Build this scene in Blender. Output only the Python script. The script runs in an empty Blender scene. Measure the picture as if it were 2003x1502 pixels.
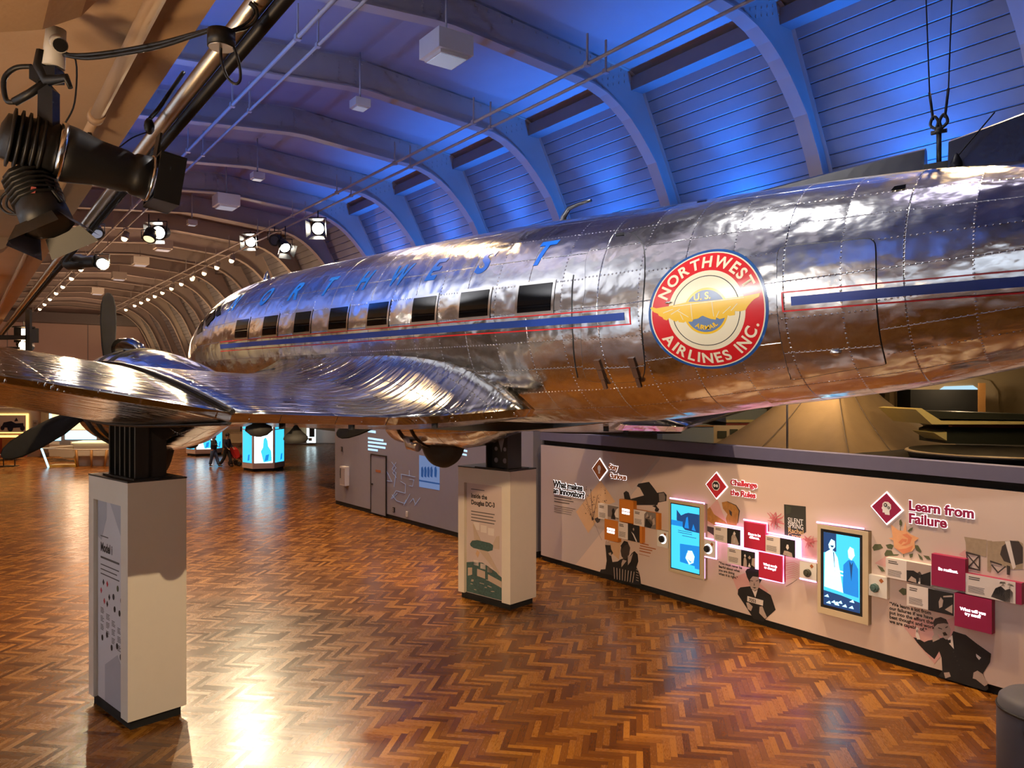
import bpy, bmesh, math, random
from mathutils import Vector, Matrix
random.seed(7)
SC = bpy.context.scene
COL = SC.collection
CX, HZ, F, CH = 1001.5, 757.0, 1500.0, 4.2
# ---------------------------------------------------------------- frames
HA = (-.5848, .8111)     # along the hall, away from the camera
HR = (.8111, .5848)      # across the hall, towards the exhibition wall
D = (.7341, -.6791)      # aeroplane, aft
N = (.6791, .7341)       # aeroplane, starboard
C = (-2.35, 12.0)
ROT_WALL = math.atan2(-HA[1], -HA[0])
ROT_PLANE = math.atan2(D[1], D[0])
def hall(u, v, z=0): return Vector((HR[0]*u+HA[0]*v, HR[1]*u+HA[1]*v, z))
def ray(px, py): return Vector(((px-CX)/F, 1, (HZ-py)/F))
def at(px, py, Y): return Vector(((px-CX)/F*Y, Y, CH+(HZ-py)/F*Y))
def fl(px, py): return at(px, py, CH*F/(py-HZ))
# ---------------------------------------------------------------- materials
MAT = {}
class G:
    """little helper for node graphs"""
    def __init__(s, name):
        s.mat = bpy.data.materials.new(name); s.mat.use_nodes = True
        s.t = s.mat.node_tree; s.n = s.t.nodes; s.l = s.t.links
        s.b = s.n['Principled BSDF']; MAT[name] = s.mat
    def put(s, inp, v):
        if isinstance(v, bpy.types.NodeSocket): s.l.new(v, inp)
        else: inp.default_value = v
    def node(s, typ, **kw):
        n = s.n.new(typ)
        for k, v in kw.items(): setattr(n, k, v)
        return n
    def m(s, op, a, b=0.0, c=0.0):
        n = s.node('ShaderNodeMath', operation=op)
        s.put(n.inputs[0], a); s.put(n.inputs[1], b); s.put(n.inputs[2], c)
        return n.outputs[0]
    def vm(s, op, a, b=(0, 0, 0)):
        n = s.node('ShaderNodeVectorMath', operation=op)
        s.put(n.inputs[0], a); s.put(n.inputs[1], b)
        return n.outputs['Value'] if op in ('DOT_PRODUCT', 'LENGTH') else n.outputs[0]
    def mix(s, f, a, b):
        n = s.node('ShaderNodeMix', data_type='RGBA')
        s.put(n.inputs[0], f); s.put(n.inputs[6], a); s.put(n.inputs[7], b)
        return n.outputs[2]
    def comb(s, x, y, z=0.0):
        n = s.node('ShaderNodeCombineXYZ')
        for i, v in enumerate((x, y, z)): s.put(n.inputs[i], v)
        return n.outputs[0]
    def noise(s, vec, scale, detail=2, rough=.5):
        n = s.node('ShaderNodeTexNoise')
        s.put(n.inputs['Vector'], vec); n.inputs['Scale'].default_value = scale
        n.inputs['Detail'].default_value = detail; n.inputs['Roughness'].default_value = rough
        return n.outputs['Fac']
    def white(s, vec):
        n = s.node('ShaderNodeTexWhiteNoise', noise_dimensions='3D'); s.put(n.inputs['Vector'], vec)
        return n.outputs['Value']
    def ramp(s, f, stops):
        n = s.node('ShaderNodeValToRGB'); s.put(n.inputs[0], f)
        e = n.color_ramp.elements
        while len(e) < len(stops): e.new(.5)
        for x, (p, c) in zip(e, stops): x.position = p; x.color = (*c, 1)
        return n.outputs[0]
    def sstep(s, x, lo, hi):
        n = s.node('ShaderNodeMapRange', interpolation_type='SMOOTHSTEP')
        s.put(n.inputs[0], x); n.inputs[1].default_value = lo; n.inputs[2].default_value = hi
        return n.outputs[0]
    def obj(s): return s.node('ShaderNodeTexCoord').outputs['Object']
    def uv(s): return s.node('ShaderNodeTexCoord').outputs['UV']
    def pos(s): return s.node('ShaderNodeNewGeometry').outputs['Position']
    def sep(s, v):
        n = s.node('ShaderNodeSeparateXYZ'); s.put(n.inputs[0], v); return n.outputs
    def bump(s, h, dist=.01, strength=1.0, base=None):
        n = s.node('ShaderNodeBump'); s.put(n.inputs['Height'], h)
        n.inputs['Distance'].default_value = dist; n.inputs['Strength'].default_value = strength
        if base is not None: s.put(n.inputs['Normal'], base)
        return n.outputs[0]
    def set(s, col=None, rough=None, metal=None, normal=None, emit=None, es=None, spec=None, alpha=None, trans=None, coat=None):
        b = s.b
        for k, v in (('Base Color', col), ('Roughness', rough), ('Metallic', metal), ('Normal', normal), ('Emission Color', emit),
                     ('Emission Strength', es), ('Specular IOR Level', spec), ('Alpha', alpha), ('Transmission Weight', trans), ('Coat Weight', coat)):
            if v is None: continue
            if isinstance(v, tuple) and len(v) == 3 and k != 'Normal': v = (*v, 1)
            s.put(b.inputs[k], v)
        return s.mat
def srgb(r, g, b):
    f = lambda c: (c/255/12.92 if c/255 <= .04045 else ((c/255+.055)/1.055)**2.4)
    return (f(r), f(g), f(b))
def plain(name, rgb, rough=.55, metal=0.0, var=.06, scale=6, bump=0.0):
    g = G(name); p = g.obj(); n = g.noise(p, scale, 3)
    c0 = tuple(max(0, x*(1-var)) for x in rgb); c1 = tuple(min(1, x*(1+var)) for x in rgb)
    kw = {}
    if bump: kw['normal'] = g.bump(g.noise(p, scale*12, 2), bump)
    return g.set(col=g.mix(n, (*c0, 1), (*c1, 1)), rough=rough, metal=metal, **kw)
def glow(name, rgb, strength, base=(.02, .02, .02)):
    g = G(name); return g.set(col=base, rough=.4, emit=rgb, es=strength)

plain('black', (.012, .012, .013), .45); plain('matte_black', (.006, .006, .006), .8); plain('rubber', (.012, .012, .012), .65, bump=.002)
plain('black_gloss', (.01, .01, .012), .22); plain('steel_dark', (.02, .02, .024), .4, .6); plain('chrome', (.75, .73, .7), .18, 1.0)
plain('pipe_steel', (.55, .5, .45), .3, .9); plain('conduit', (.42, .38, .38), .5, .2)
plain('white_board', (.72, .68, .62), .5, var=.03); plain('pedestal', (.74, .66, .55), .5, var=.03)
plain('panel_pink', (.62, .5, .46), .5, var=.03); plain('panel_grey', (.42, .42, .46), .5, var=.03); plain('panel_grey_light', (.62, .6, .62), .5, var=.03)
plain('ceiling_paint', (.34, .30, .33), .7, var=.06, scale=2); plain('rib_paint', (.42, .36, .34), .6, var=.08, scale=2)
plain('purlin', (.2, .18, .2), .8); plain('plaster', (.62, .42, .26), .75, var=.1, scale=1.6, bump=.002)
plain('wall_neutral', (.52, .54, .58), .8, var=.15, scale=.7); plain('wall_grey', (.27, .255, .28), .75, var=.04); plain('door_grey', (.25, .24, .265), .6, var=.04)
plain('wall_cream', (.62, .54, .47), .8, var=.04, scale=1); plain('wall_pink', (.66, .5, .47), .8, var=.04, scale=1)
plain('ledge', (.13, .125, .2), .6); plain('dark_deck', (.03, .028, .026), .7); plain('tan_wall', (.5, .4, .25), .8, var=.08, scale=1)
plain('wood_frame', (.55, .44, .29), .45, var=.08); plain('gold', (.75, .5, .12), .4); plain('wood_warm', (.45, .22, .07), .4, var=.15)
plain('canvas', (.42, .31, .19), .85, var=.12, scale=2.5, bump=.003)
plain('copper_panel', (.5, .42, .36), .35, .9); plain('orange', (.62, .20, .02), .5); plain('crimson', (.5, .02, .06), .45); plain('maroon', (.34, .012, .07), .45)
plain('rust_sign', (.4, .12, .03), .5); plain('ink', (.01, .009, .009), .6); plain('ink_soft', (.10, .085, .08), .7); plain('ink_brown', (.05, .035, .03), .7)
plain('ink_mid', (.2, .16, .14), .7); plain('skin_print', (.46, .35, .29), .7); plain('paper', (.75, .66, .6), .6, var=.02); plain('tan_print', (.66, .41, .23), .7, var=.1)
plain('pink_print', (.66, .36, .32), .7); plain('coral_print', (.6, .16, .18), .7, var=.2, scale=40); plain('rose_print', (.85, .42, .2), .7, var=.12, scale=12); plain('rose_deep', (.78, .26, .12), .7)
plain('leaf_print', (.10, .11, .05), .7); plain('book_print', (.035, .035, .028), .6); plain('gold_print', (.72, .5, .2), .6); plain('guitar_print', (.42, .19, .04), .6, var=.4, scale=14)
plain('wood_print', (.38, .28, .18), .7, var=.25, scale=18); plain('sign_red', (.62, .03, .05), .4)
plain('paint_blue', (.012, .045, .27), .3); plain('paint_letter', (.012, .15, .72), .3); plain('paint_red', (.62, .015, .02), .28); plain('paint_cream', (.82, .72, .5), .32, var=.02)
plain('paint_navy', (.012, .075, .26), .3); plain('paint_gold', (.85, .5, .02), .3); plain('paint_slate', (.13, .2, .36), .35)
plain('cloth_navy', (.012, .014, .04), .9); plain('cloth_dark', (.02, .02, .025), .9); plain('denim', (.05, .09, .2), .9); plain('skin', (.35, .2, .13), .6); plain('hair', (.012, .009, .008), .7)
plain('stroller_red', (.5, .02, .02), .7); plain('white_print', (.85, .84, .82), .5, var=.01); plain('teal_print', (.06, .12, .11), .6, var=.5, scale=25); plain('beige_print', (.55, .42, .32), .6)
plain('olive', (.05, .055, .035), .5); plain('yellow_paint', (.78, .68, .28), .45); plain('dark_green', (.03, .035, .025), .5); plain('pale_blue', (.32, .38, .38), .5); plain('grey_cover', (.10, .10, .115), .6)
plain('brown_hinge', (.12, .06, .035), .5, .5); plain('dark_red', (.3, .05, .03), .5)
glow('screen_cyan', (.05, .62, 1.0), 1.15); glow('screen_pale', (.45, .85, 1.0), 1.9); glow('screen_white', (.75, .95, 1.0), 2.4); glow('screen_mid', (.0, .25, .75), 1.0); glow('screen_dark', (.0, .06, .22), .8)
glow('lamp_warm', (1, .62, .3), 14); glow('lamp_white', (1, .9, .75), 45); glow('lamp_orange', (1, .45, .15), 9); glow('neon_pink', (1, .42, .85), 2.4); glow('neon_white', (1, .92, .9), 1.7)
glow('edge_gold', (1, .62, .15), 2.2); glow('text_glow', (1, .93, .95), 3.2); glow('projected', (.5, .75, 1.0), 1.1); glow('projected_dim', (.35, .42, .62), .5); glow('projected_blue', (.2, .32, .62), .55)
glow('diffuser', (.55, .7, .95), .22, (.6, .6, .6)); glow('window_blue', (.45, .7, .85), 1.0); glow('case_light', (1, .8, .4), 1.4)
g = G('glass'); g.set(col=(.9, .95, .95), rough=.05, trans=1.0); g.b.inputs['IOR'].default_value = 1.1
g = G('window_dark'); g.set(col=(.003, .003, .004), rough=.05, spec=.25)

def metal(name, base, r0, r1, cu, cv, rivets=True, wav=.012, along=.0):
    """polished skin: rivet rows, seams and dented panels in the sheet's own uv metres"""
    g = G(name); uv = g.uv(); x, y, _ = g.sep(uv)
    def near(a, p): return g.m('ABSOLUTE', g.m('SUBTRACT', a, g.m('MULTIPLY', g.m('ROUND', g.m('DIVIDE', a, p)), p)))
    cell = g.comb(g.m('FLOOR', g.m('DIVIDE', g.m('ADD', x, cu/2), cu)), g.m('FLOOR', g.m('DIVIDE', g.m('ADD', y, cv/2), cv)))
    wn = g.white(cell)
    xs = g.comb(g.m('ADD', g.m('MULTIPLY', x, 1.0-along*.8), g.m('MULTIPLY', wn, 40)), g.m('MULTIPLY', y, 1.0+along*5), 0.0)
    big = g.noise(xs, 2.2, 2); mid = g.noise(xs, 7.0, 2, .5); fine = g.noise(g.comb(g.m('MULTIPLY', x, .25), y), 60, 2)
    nrm = g.bump(big, wav*6, 1.0); nrm = g.bump(mid, wav*.7, 1.0, nrm)
    seam = g.m('MINIMUM', near(x, cu), near(y, cv))
    if rivets:
        def row(a, pa, b, pb, r):
            d = g.m('SQRT', g.m('ADD', g.m('POWER', near(a, pa), 2.0), g.m('POWER', near(b, pb), 2.0)))
            return g.m('SUBTRACT', 1.0, g.sstep(d, r*.35, r))
        rv = g.m('MAXIMUM', row(x, cu/2, y, .044, .0095), row(y, cv/2, x, .044, .0095))
        nrm = g.bump(rv, .007, 1.0, nrm)
    nrm = g.bump(g.sstep(seam, .0, .006), .0025, 1.0, nrm)
    f = g.mix(wn, (*[c*.86 for c in base], 1), (*base, 1))
    col = g.mix(g.sstep(seam, .0008, .0035), (*[c*.28 for c in base], 1), f)
    rough = g.m('ADD', g.m('MULTIPLY', g.m('ADD', g.m('MULTIPLY', fine, .5), g.m('MULTIPLY', wn, .5)), r1-r0), r0)
    return g.set(col=col, rough=rough, metal=1.0, normal=nrm)
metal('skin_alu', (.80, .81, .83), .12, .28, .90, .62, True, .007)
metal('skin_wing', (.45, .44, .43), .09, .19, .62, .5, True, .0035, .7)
metal('skin_plain', (.6, .61, .63), .2, .36, 5.0, 5.0, False, .004)
metal('skin_blue', (.55, .56, .6), .12, .22, .7, .6, True, .004)
metal('skin_cowl', (.62, .55, .5), .16, .28, .6, .6, True, .004)

def floor_mat():
    g = G('herringbone'); P = g.pos(); w, n = .078, 6
    a = math.radians(-9.2); ux = (math.cos(a)/w, math.sin(a)/w, 0); uy = (-math.sin(a)/w, math.cos(a)/w, 0)
    x = g.vm('DOT_PRODUCT', P, ux); y = g.vm('DOT_PRODUCT', P, uy)
    i = g.m('FLOOR', x); j = g.m('FLOOR', y)
    t = g.m('FLOORED_MODULO', g.m('SUBTRACT', i, j), 2.0*n)
    hz = g.m('LESS_THAN', t, n-.5)
    i0 = g.m('SUBTRACT', i, t); j0 = g.m('SUBTRACT', j, g.m('SUBTRACT', 2*n-1.0, t))
    def sel(a, b):
        return g.m('ADD', g.m('MULTIPLY', hz, a), g.m('MULTIPLY', g.m('SUBTRACT', 1.0, hz), b))
    lx = sel(g.m('SUBTRACT', x, i0), g.m('SUBTRACT', y, j0)); ly = sel(g.m('SUBTRACT', y, j), g.m('SUBTRACT', x, i))
    pid = g.comb(sel(i0, i), sel(j, j0), hz)
    r = g.white(pid)
    edge = g.m('MINIMUM', g.m('MINIMUM', lx, g.m('SUBTRACT', float(n), lx)), g.m('MINIMUM', ly, g.m('SUBTRACT', 1.0, ly)))
    gv = g.vm('ADD', g.comb(g.m('MULTIPLY', lx, .35), g.m('MULTIPLY', ly, 2.2)), g.vm('MULTIPLY', pid, (3.7, 5.1, 2.0)))
    grain = g.noise(gv, 3.0, 4, .6)
    big = g.noise(P, .22, 2)
    v = g.m('ADD', g.m('MULTIPLY', r, .55), g.m('ADD', g.m('MULTIPLY', grain, .36), g.m('MULTIPLY', big, .12)))
    col = g.ramp(v, [(.08, (.048, .013, .002)), (.34, (.12, .037, .005)), (.64, (.225, .080, .008)), (.9, (.40, .165, .018))])
    col = g.mix(g.sstep(edge, .0, .035), (.04, .012, .005, 1), col)
    wob = g.noise(g.comb(g.m('MULTIPLY', lx, .15), g.m('MULTIPLY', ly, .5), g.m('MULTIPLY', r, 17)), 1.4, 1)
    tilt = g.m('MULTIPLY', g.m('SUBTRACT', ly, .5), g.m('SUBTRACT', g.white(g.vm('ADD', pid, (9, 4, 2))), .5))
    nrm = g.bump(g.m('ADD', g.m('MULTIPLY', tilt, .0022), g.m('MULTIPLY', wob, .0006)), 1.0, 1.0)
    rough = g.m('ADD', .17, g.m('ADD', g.m('MULTIPLY', grain, .12), g.m('MULTIPLY', r, .06)))
    g.set(col=col, rough=rough, normal=nrm, spec=.48)
floor_mat()
g = G('slat_wall'); p = g.obj(); g.set(col=g.mix(g.noise(p, 1.2, 3), (.17, .17, .2, 1), (.24, .24, .27, 1)), rough=.5)
# ---------------------------------------------------------------- mesh builder
class B:
    def __init__(s): s.bm = bmesh.new(); s.mi = 0
    def face(s, vs):
        try: f = s.bm.faces.new(vs); f.material_index = s.mi; return f
        except ValueError: return None
    def box(s, x0, x1, y0, y1, z0, z1, M=None):
        P = [Vector((x, y, z)) for z in (z0, z1) for y in (y0, y1) for x in (x0, x1)]
        if M is not None: P = [M @ p for p in P]
        v = [s.bm.verts.new(p) for p in P]
        for q in ((0, 2, 3, 1), (4, 5, 7, 6), (0, 1, 5, 4), (2, 6, 7, 3), (0, 4, 6, 2), (1, 3, 7, 5)): s.face([v[i] for i in q])
        return s
    def prism(s, poly, y0, y1):
        """poly in (x, z), from y0 (front) to y1"""
        a = sum(poly[i][0]*poly[(i+1) % len(poly)][1]-poly[(i+1) % len(poly)][0]*poly[i][1] for i in range(len(poly)))
        if a < 0: poly = poly[::-1]
        f = [s.bm.verts.new((x, y0, z)) for x, z in poly]; b = [s.bm.verts.new((x, y1, z)) for x, z in poly]
        s.face(f); s.face(b[::-1]); n = len(poly)
        for i in range(n): s.face([f[i], b[i], b[(i+1) % n], f[(i+1) % n]])
        return s
    def slab(s, poly, z0, z1):
        """poly in (x, y), from z0 to z1"""
        a = sum(poly[i][0]*poly[(i+1) % len(poly)][1]-poly[(i+1) % len(poly)][0]*poly[i][1] for i in range(len(poly)))
        if a < 0: poly = poly[::-1]
        f = [s.bm.verts.new((x, y, z0)) for x, y in poly]; b = [s.bm.verts.new((x, y, z1)) for x, y in poly]
        s.face(f[::-1]); s.face(b); n = len(poly)
        for i in range(n): s.face([f[i], f[(i+1) % n], b[(i+1) % n], b[i]])
        return s
    def tube(s, pts, r, seg=8, closed=False, rr=None):
        pts = [Vector(p) for p in pts]; n = len(pts); rings = []; up = None
        for i, p in enumerate(pts):
            if closed: t = pts[(i+1) % n]-pts[i-1]
            else: t = pts[min(i+1, n-1)]-pts[max(i-1, 0)]
            t.normalize()
            if up is None: up = Vector((0, 0, 1)) if abs(t.z) < .9 else Vector((1, 0, 0))
            a = t.cross(up)
            if a.length < 1e-5: a = t.orthogonal()
            a.normalize(); b = a.cross(t).normalized(); up = b
            R = rr[i] if rr else r
            rings.append([s.bm.verts.new(p+(a*math.cos(k*2*math.pi/seg)+b*math.sin(k*2*math.pi/seg))*R) for k in range(seg)])
        for i in range(n if closed else n-1):
            A, Bq = rings[i], rings[(i+1) % n]
            for k in range(seg):
                f = s.face([A[k], Bq[k], Bq[(k+1) % seg], A[(k+1) % seg]])
                if f and seg > 5: f.smooth = True
        if not closed: s.face(rings[0]); s.face(rings[-1][::-1])
        return s
    def cable(s, pts, r, seg=8):
        P = [Vector(p) for p in pts]; o = []
        for i in range(len(P)-1):
            a, p, q, c = P[max(i-1, 0)], P[i], P[i+1], P[min(i+2, len(P)-1)]
            for t in range(5):
                t /= 5; o.append(.5*((2*p)+(q-a)*t+(2*a-5*p+4*q-c)*t*t+(3*p-a-3*q+c)*t**3))
        return s.tube(o+[P[-1]], r, seg)
    def cyl(s, p0, p1, r0, r1=None, seg=16): return s.tube([p0, p1], r0, seg, rr=[r0, r0 if r1 is None else r1])
    def lathe(s, o, ax, prof, seg=32):
        """prof: list of (t along ax, radius)"""
        o = Vector(o); ax = Vector(ax).normalized(); a = ax.orthogonal().normalized(); b = ax.cross(a); rings = []
        for t, r in prof:
            rings.append([s.bm.verts.new(o+ax*t+(a*math.cos(k*2*math.pi/seg)+b*math.sin(k*2*math.pi/seg))*max(r, 1e-4)) for k in range(seg)])
        for A, Bq in zip(rings, rings[1:]):
            for k in range(seg):
                f = s.face([A[k], A[(k+1) % seg], Bq[(k+1) % seg], Bq[k]])
                if f: f.smooth = True
        s.face(rings[0][::-1]); s.face(rings[-1])
        return s
    def ball(s, c, r, seg=12, sc=(1, 1, 1)):
        M = Matrix.Translation(Vector(c)) @ Matrix.Diagonal((*sc, 1))
        q = bmesh.ops.create_uvsphere(s.bm, u_segments=seg, v_segments=max(6, seg//2), radius=r, matrix=M)
        for v in q['verts']:
            for f in v.link_faces: f.smooth = True; f.material_index = s.mi
        return s
    def mesh(s, me, M):
        vs = [s.bm.verts.new(M(v.co)) for v in me.vertices]
        for p in me.polygons: s.face([vs[i] for i in p.vertices])
        return s
    def build(s, name, mats, parent=None, loc=None, rot=0.0, smooth=None):
        me = bpy.data.meshes.new(name); bmesh.ops.recalc_face_normals(s.bm, faces=s.bm.faces[:])
        s.bm.to_mesh(me); s.bm.free()
        for m in (mats if isinstance(mats, (list, tuple)) else [mats]): me.materials.append(MAT[m])
        if smooth is not None:
            for p in me.polygons: p.use_smooth = smooth
        o = bpy.data.objects.new(name, me); COL.objects.link(o)
        if parent is not None: o.parent = parent
        if loc is not None: o.location = loc
        o.rotation_euler.z = rot
        return o
def tag(o, label=None, cat=None, group=None, kind=None):
    for k, v in (('label', label), ('category', cat), ('group', group), ('kind', kind)):
        if v: o[k] = v
    return o
def thing(name, label, cat, loc=(0, 0, 0), rot=0.0, group=None):
    o = bpy.data.objects.new(name, None); COL.objects.link(o); o.empty_display_size = .1
    o.location = loc; o.rotation_euler.z = rot
    return tag(o, label, cat, group)
def structure(name, b, mats, **kw): return tag(b.build(name, mats, **kw), kind='structure')
def copy_thing(o, loc=None, label=None, rot=None, parent=None):
    c = o.copy(); COL.objects.link(c)
    if parent is not None: c.parent = parent
    if loc is not None: c.location = loc
    if rot is not None: c.rotation_euler = rot
    if label: c['label'] = label
    for ch in list(o.children): copy_thing(ch, parent=c)
    return c
TEXTS = {}
def text_mesh(body, size, bold=0.0, shear=0.0, align='LEFT', line=1.0, extrude=0.0, space=1.0):
    key = (body, size, bold, shear, align, line, extrude, space)
    if key in TEXTS: return TEXTS[key]
    cu = bpy.data.curves.new('lettering', 'FONT'); cu.body = body; cu.size = size; cu.offset = bold*size; cu.shear = shear
    cu.align_x = align; cu.space_line = line; cu.extrude = extrude; cu.space_character = space; cu.resolution_u = 4; cu.fill_mode = 'FRONT' if extrude == 0 else 'BOTH'
    o = bpy.data.objects.new('lettering', cu); COL.objects.link(o)
    me = bpy.data.meshes.new_from_object(o.evaluated_get(bpy.context.evaluated_depsgraph_get()))
    bpy.data.objects.remove(o); TEXTS[key] = me
    return me
CAP = max(v.co.y for v in text_mesh('H', 1.0).vertices)
# ================================================================ ROOM
fz = B(); q = [hall(-9, -14), hall(30, -14), hall(30, 80), hall(-9, 80)]
fz.face([fz.bm.verts.new(p) for p in q]); structure('floor', fz, 'herringbone')
V0, V1 = -10.0, 75.0
def extrude_uv(b, prof, v0, v1):
    """thin shell following a (u, z) profile along the hall"""
    A = [b.bm.verts.new(hall(u, v0, z)) for u, z in prof]; Z = [b.bm.verts.new(hall(u, v1, z)) for u, z in prof]
    for i in range(len(prof)-1): b.face([A[i], A[i+1], Z[i+1], Z[i]])
    return b
def hbox(b, u0, u1, v0, v1, z0, z1):
    P = [hall(u, v, z) for z in (z0, z1) for v in (v0, v1) for u in (u0, u1)]; v = [b.bm.verts.new(p) for p in P]
    for q in ((0, 2, 3, 1), (4, 5, 7, 6), (0, 1, 5, 4), (2, 6, 7, 3), (0, 4, 6, 2), (1, 3, 7, 5)): b.face([v[i] for i in q])
    return b
structure('ceiling', extrude_uv(B(), [(.9, 11.0), (4, 11.25), (7.2, 11.5), (11.95, 11.1), (12.3, 11.0)], V0, V1), 'ceiling_paint')
# lapped boards of the sloping right wall
prof = []; z = 10.75
def wall_u(z): return 12.15+(11.0-z)*.52 if z > 8.6 else 13.4+(8.6-z)*.42
while z > 5.2:
    prof += [(wall_u(z), z), (wall_u(z-.21)-.012, z-.215), (wall_u(z-.24)+.03, z-.225)]; z -= .24
structure('wall_right', extrude_uv(B(), prof, V0, V1), 'slat_wall')
b = B(); hbox(b, 11.95, 12.5, V0, V1, 10.70, 11.0); structure('trim_1', b, 'purlin')
def rib_in(u):
    T = [(.9, 10.3), (4, 10.56), (7.2, 10.82), (10.0, 10.6), (10.7, 10.55), (11.27, 10.38), (11.75, 10.08), (12.19, 9.68), (12.6, 9.2), (12.95, 8.55), (13.35, 7.6), (13.75, 6.5), (14.1, 5.3)]
    return T
def rib(v, idx):
    b = B(); T = rib_in(0)
    out = []
    for u, z in T:
        if u <= 7.2: out.append((u, 11.0+.5*(u-.9)/6.3))
        elif u <= 11.3: out.append((u, 11.5-.4*(u-7.2)/4.75))
    out += [(11.9, 11.08), (12.2, 10.9)]
    zz = [10.4, 9.9, 9.3, 8.7, 8.0, 7.0, 6.0, 5.3]; out += [(wall_u(z)-.02, z) for z in zz]
    # web: strip between inner and outer lines, paired by length
    def resample(L, n):
        d = [0]
        for p, q in zip(L, L[1:]): d.append(d[-1]+math.dist(p, q))
        R = []
        for k in range(n):
            t = d[-1]*k/(n-1)
            for i in range(len(L)-1):
                if t <= d[i+1]+1e-9: break
            f = (t-d[i])/max(d[i+1]-d[i], 1e-9); R.append((L[i][0]+(L[i+1][0]-L[i][0])*f, L[i][1]+(L[i+1][1]-L[i][1])*f))
        return R
    n = 44; I = resample(T, n); O = resample(out, n)
    for dv in (-.015, .015):
        A = [b.bm.verts.new(hall(u, v+dv, z)) for u, z in I]; Z = [b.bm.verts.new(hall(u, v+dv, z)) for u, z in O]
        for i in range(n-1): b.face([A[i], A[i+1], Z[i+1], Z[i]])
    # inner flange plate and outer angle
    for L, w, t in ((I, .14, .03), (O, .09, .02)):
        top = []; bot = []
        for i in range(n):
            p, q = L[max(i-1, 0)], L[min(i+1, n-1)]; dx, dz = q[0]-p[0], q[1]-p[1]; l = math.hypot(dx, dz); nx, nz = dz/l, -dx/l
            if L is O: nx, nz = nx, nz
            row = [hall(L[i][0]+nx*s*t, v+e*w, L[i][1]+nz*s*t) for s, e in ((0, -1), (0, 1), (-1, 1), (-1, -1))]
            top.append([b.bm.verts.new(p) for p in row])
        for a, c in zip(top, top[1:]):
            for k in range(4): b.face([a[k], a[(k+1) % 4], c[(k+1) % 4], c[k]])
    # splice bolts at the knee and near the ridge
    def bolt(u, z): b.box(-.02, .02, -.014, 0, -.02, .02, Matrix.Translation(hall(u, v-.016, z)) @ Matrix.Rotation(math.atan2(HR[1], HR[0]), 4, 'Z'))
    for k in range(6):
        for e in (-.1, .06):
            f = k/5; bolt(11.05+f*.8+e, 10.62+f*.3-e*.5)
            bolt(7.0+e*2.4, 10.95+f*.42)
    for k in range(36): bolt(1.5+k*.29, 11.0+.5*(min(1.5+k*.29, 7.2)-.9)/6.3-max(0, 1.5+k*.29-7.2)*.084-.07)
    structure('trim_%d' % idx, b, 'rib_paint')
for k in range(-3, 18): rib(8.37+3.75*k, k+6)
# left soffit: low plaster ceiling with rounded cross beams, fascia above its edge
b = B(); extrude_uv(b, [(-7, 6.02), (.98, 6.02), (.98, 6.35), (.9, 6.35)], V0, V1); structure('trim_30', b, 'plaster'); b = B(); extrude_uv(b, [(.9, 6.35), (.9, 11.3)], V0, V1); structure('wall_upper_left', b, 'wall_neutral')
for k in range(-3, 16):
    v = 3.81+3.75*k; b = B()
    pf = [(-7, 6.03), (-7, 5.69), (-.15, 5.69), (.1, 5.72), (.3, 5.79), (.45, 5.89), (.55, 6.03)]
    rows = [[b.bm.verts.new(hall(u, v+e, z)) for u, z in pf] for e in (-.18, -.14, .14, .18)]
    for i, r_ in enumerate(rows):
        if i in (0, 3):
            for vt in r_: vt.co.z += .0
    for A, Z in zip(rows, rows[1:]):
        for i in range(len(pf)-1): b.face([A[i], A[i+1], Z[i+1], Z[i]])
    b.face(rows[0]); b.face(rows[-1][::-1]); structure('trim_%d' % (40+k), b, 'plaster')
b = B(); hbox(b, -7.2, -7, V0, V1, 0, 6.05); structure('wall_left', b, 'wall_neutral')
b = B(); hbox(b, -7, 30, V1, V1+.2, 0, 11.6); structure('wall_end', b, 'wall_pink')
b = B(); hbox(b, -7, 30, V0-.2, V0, 0, 11.6); structure('wall_back', b, 'wall_neutral')
b = B(); hbox(b, 13.9, 30, V0, V1, 5.95, 6.05); structure('ceiling_side', b, 'tan_wall')
# end wall joints
for i, u in enumerate((3.2, 9.0)):
    b = B(); hbox(b, u-.03, u+.03, V1-.03, V1, 3, 9.6); structure('trim_%d' % (60+i), b, 'wall_grey')
b = B(); hbox(b, .9, 14, V1-1.2, V1-.02, 9.55, 10.4); structure('trim_62', b, 'purlin')
# exhibition wall, its parapet and the raised deck behind
UW, VW = 11.45, 14.68
WALL = hall(UW, VW, 0)
def wp(px, py, out=0.0):
    """pixel -> (x along the wall, z) on the exhibition wall (or a plane standing out from it)"""
    t = (px-CX)/F; Y = (UW-out)/(HR[0]*t+HR[1]); v = HA[0]*t*Y+HA[1]*Y
    return VW-v, CH+(HZ-py)/F*Y
def wallthing(name, label, cat, px, py, group=None):
    x, z = wp(px, py); o = thing(name, label, cat, WALL+Vector((-HA[0]*x, -HA[1]*x, z)), ROT_WALL, group); o['_x'] = x; o['_z'] = z
    return o
g = G('mural_wall'); p = g.obj(); x, _, z = g.sep(p)
base = g.mix(g.noise(p, .8, 2), (.62, .47, .40, 1), (.68, .53, .44, 1))
sh1 = g.m('LESS_THAN', g.m('ADD', g.m('SUBTRACT', x, 1.15), g.m('MULTIPLY', z, -1.0)), .0)          # large diagonal printed facets
f = g.m('MULTIPLY', sh1, g.m('LESS_THAN', x, 3.9))
col = g.mix(g.m('MULTIPLY', f, .8), base, (.47, .40, .39, 1))
f2 = g.m('MULTIPLY', g.m('LESS_THAN', g.m('ADD', g.m('ABSOLUTE', g.m('SUBTRACT', x, 3.1)), g.m('SUBTRACT', 3.0, z)), .95), 1.0)
col = g.mix(g.m('MULTIPLY', f2, .55), col, (.52, .36, .30, 1))
g.set(col=col, rough=.6)
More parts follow.
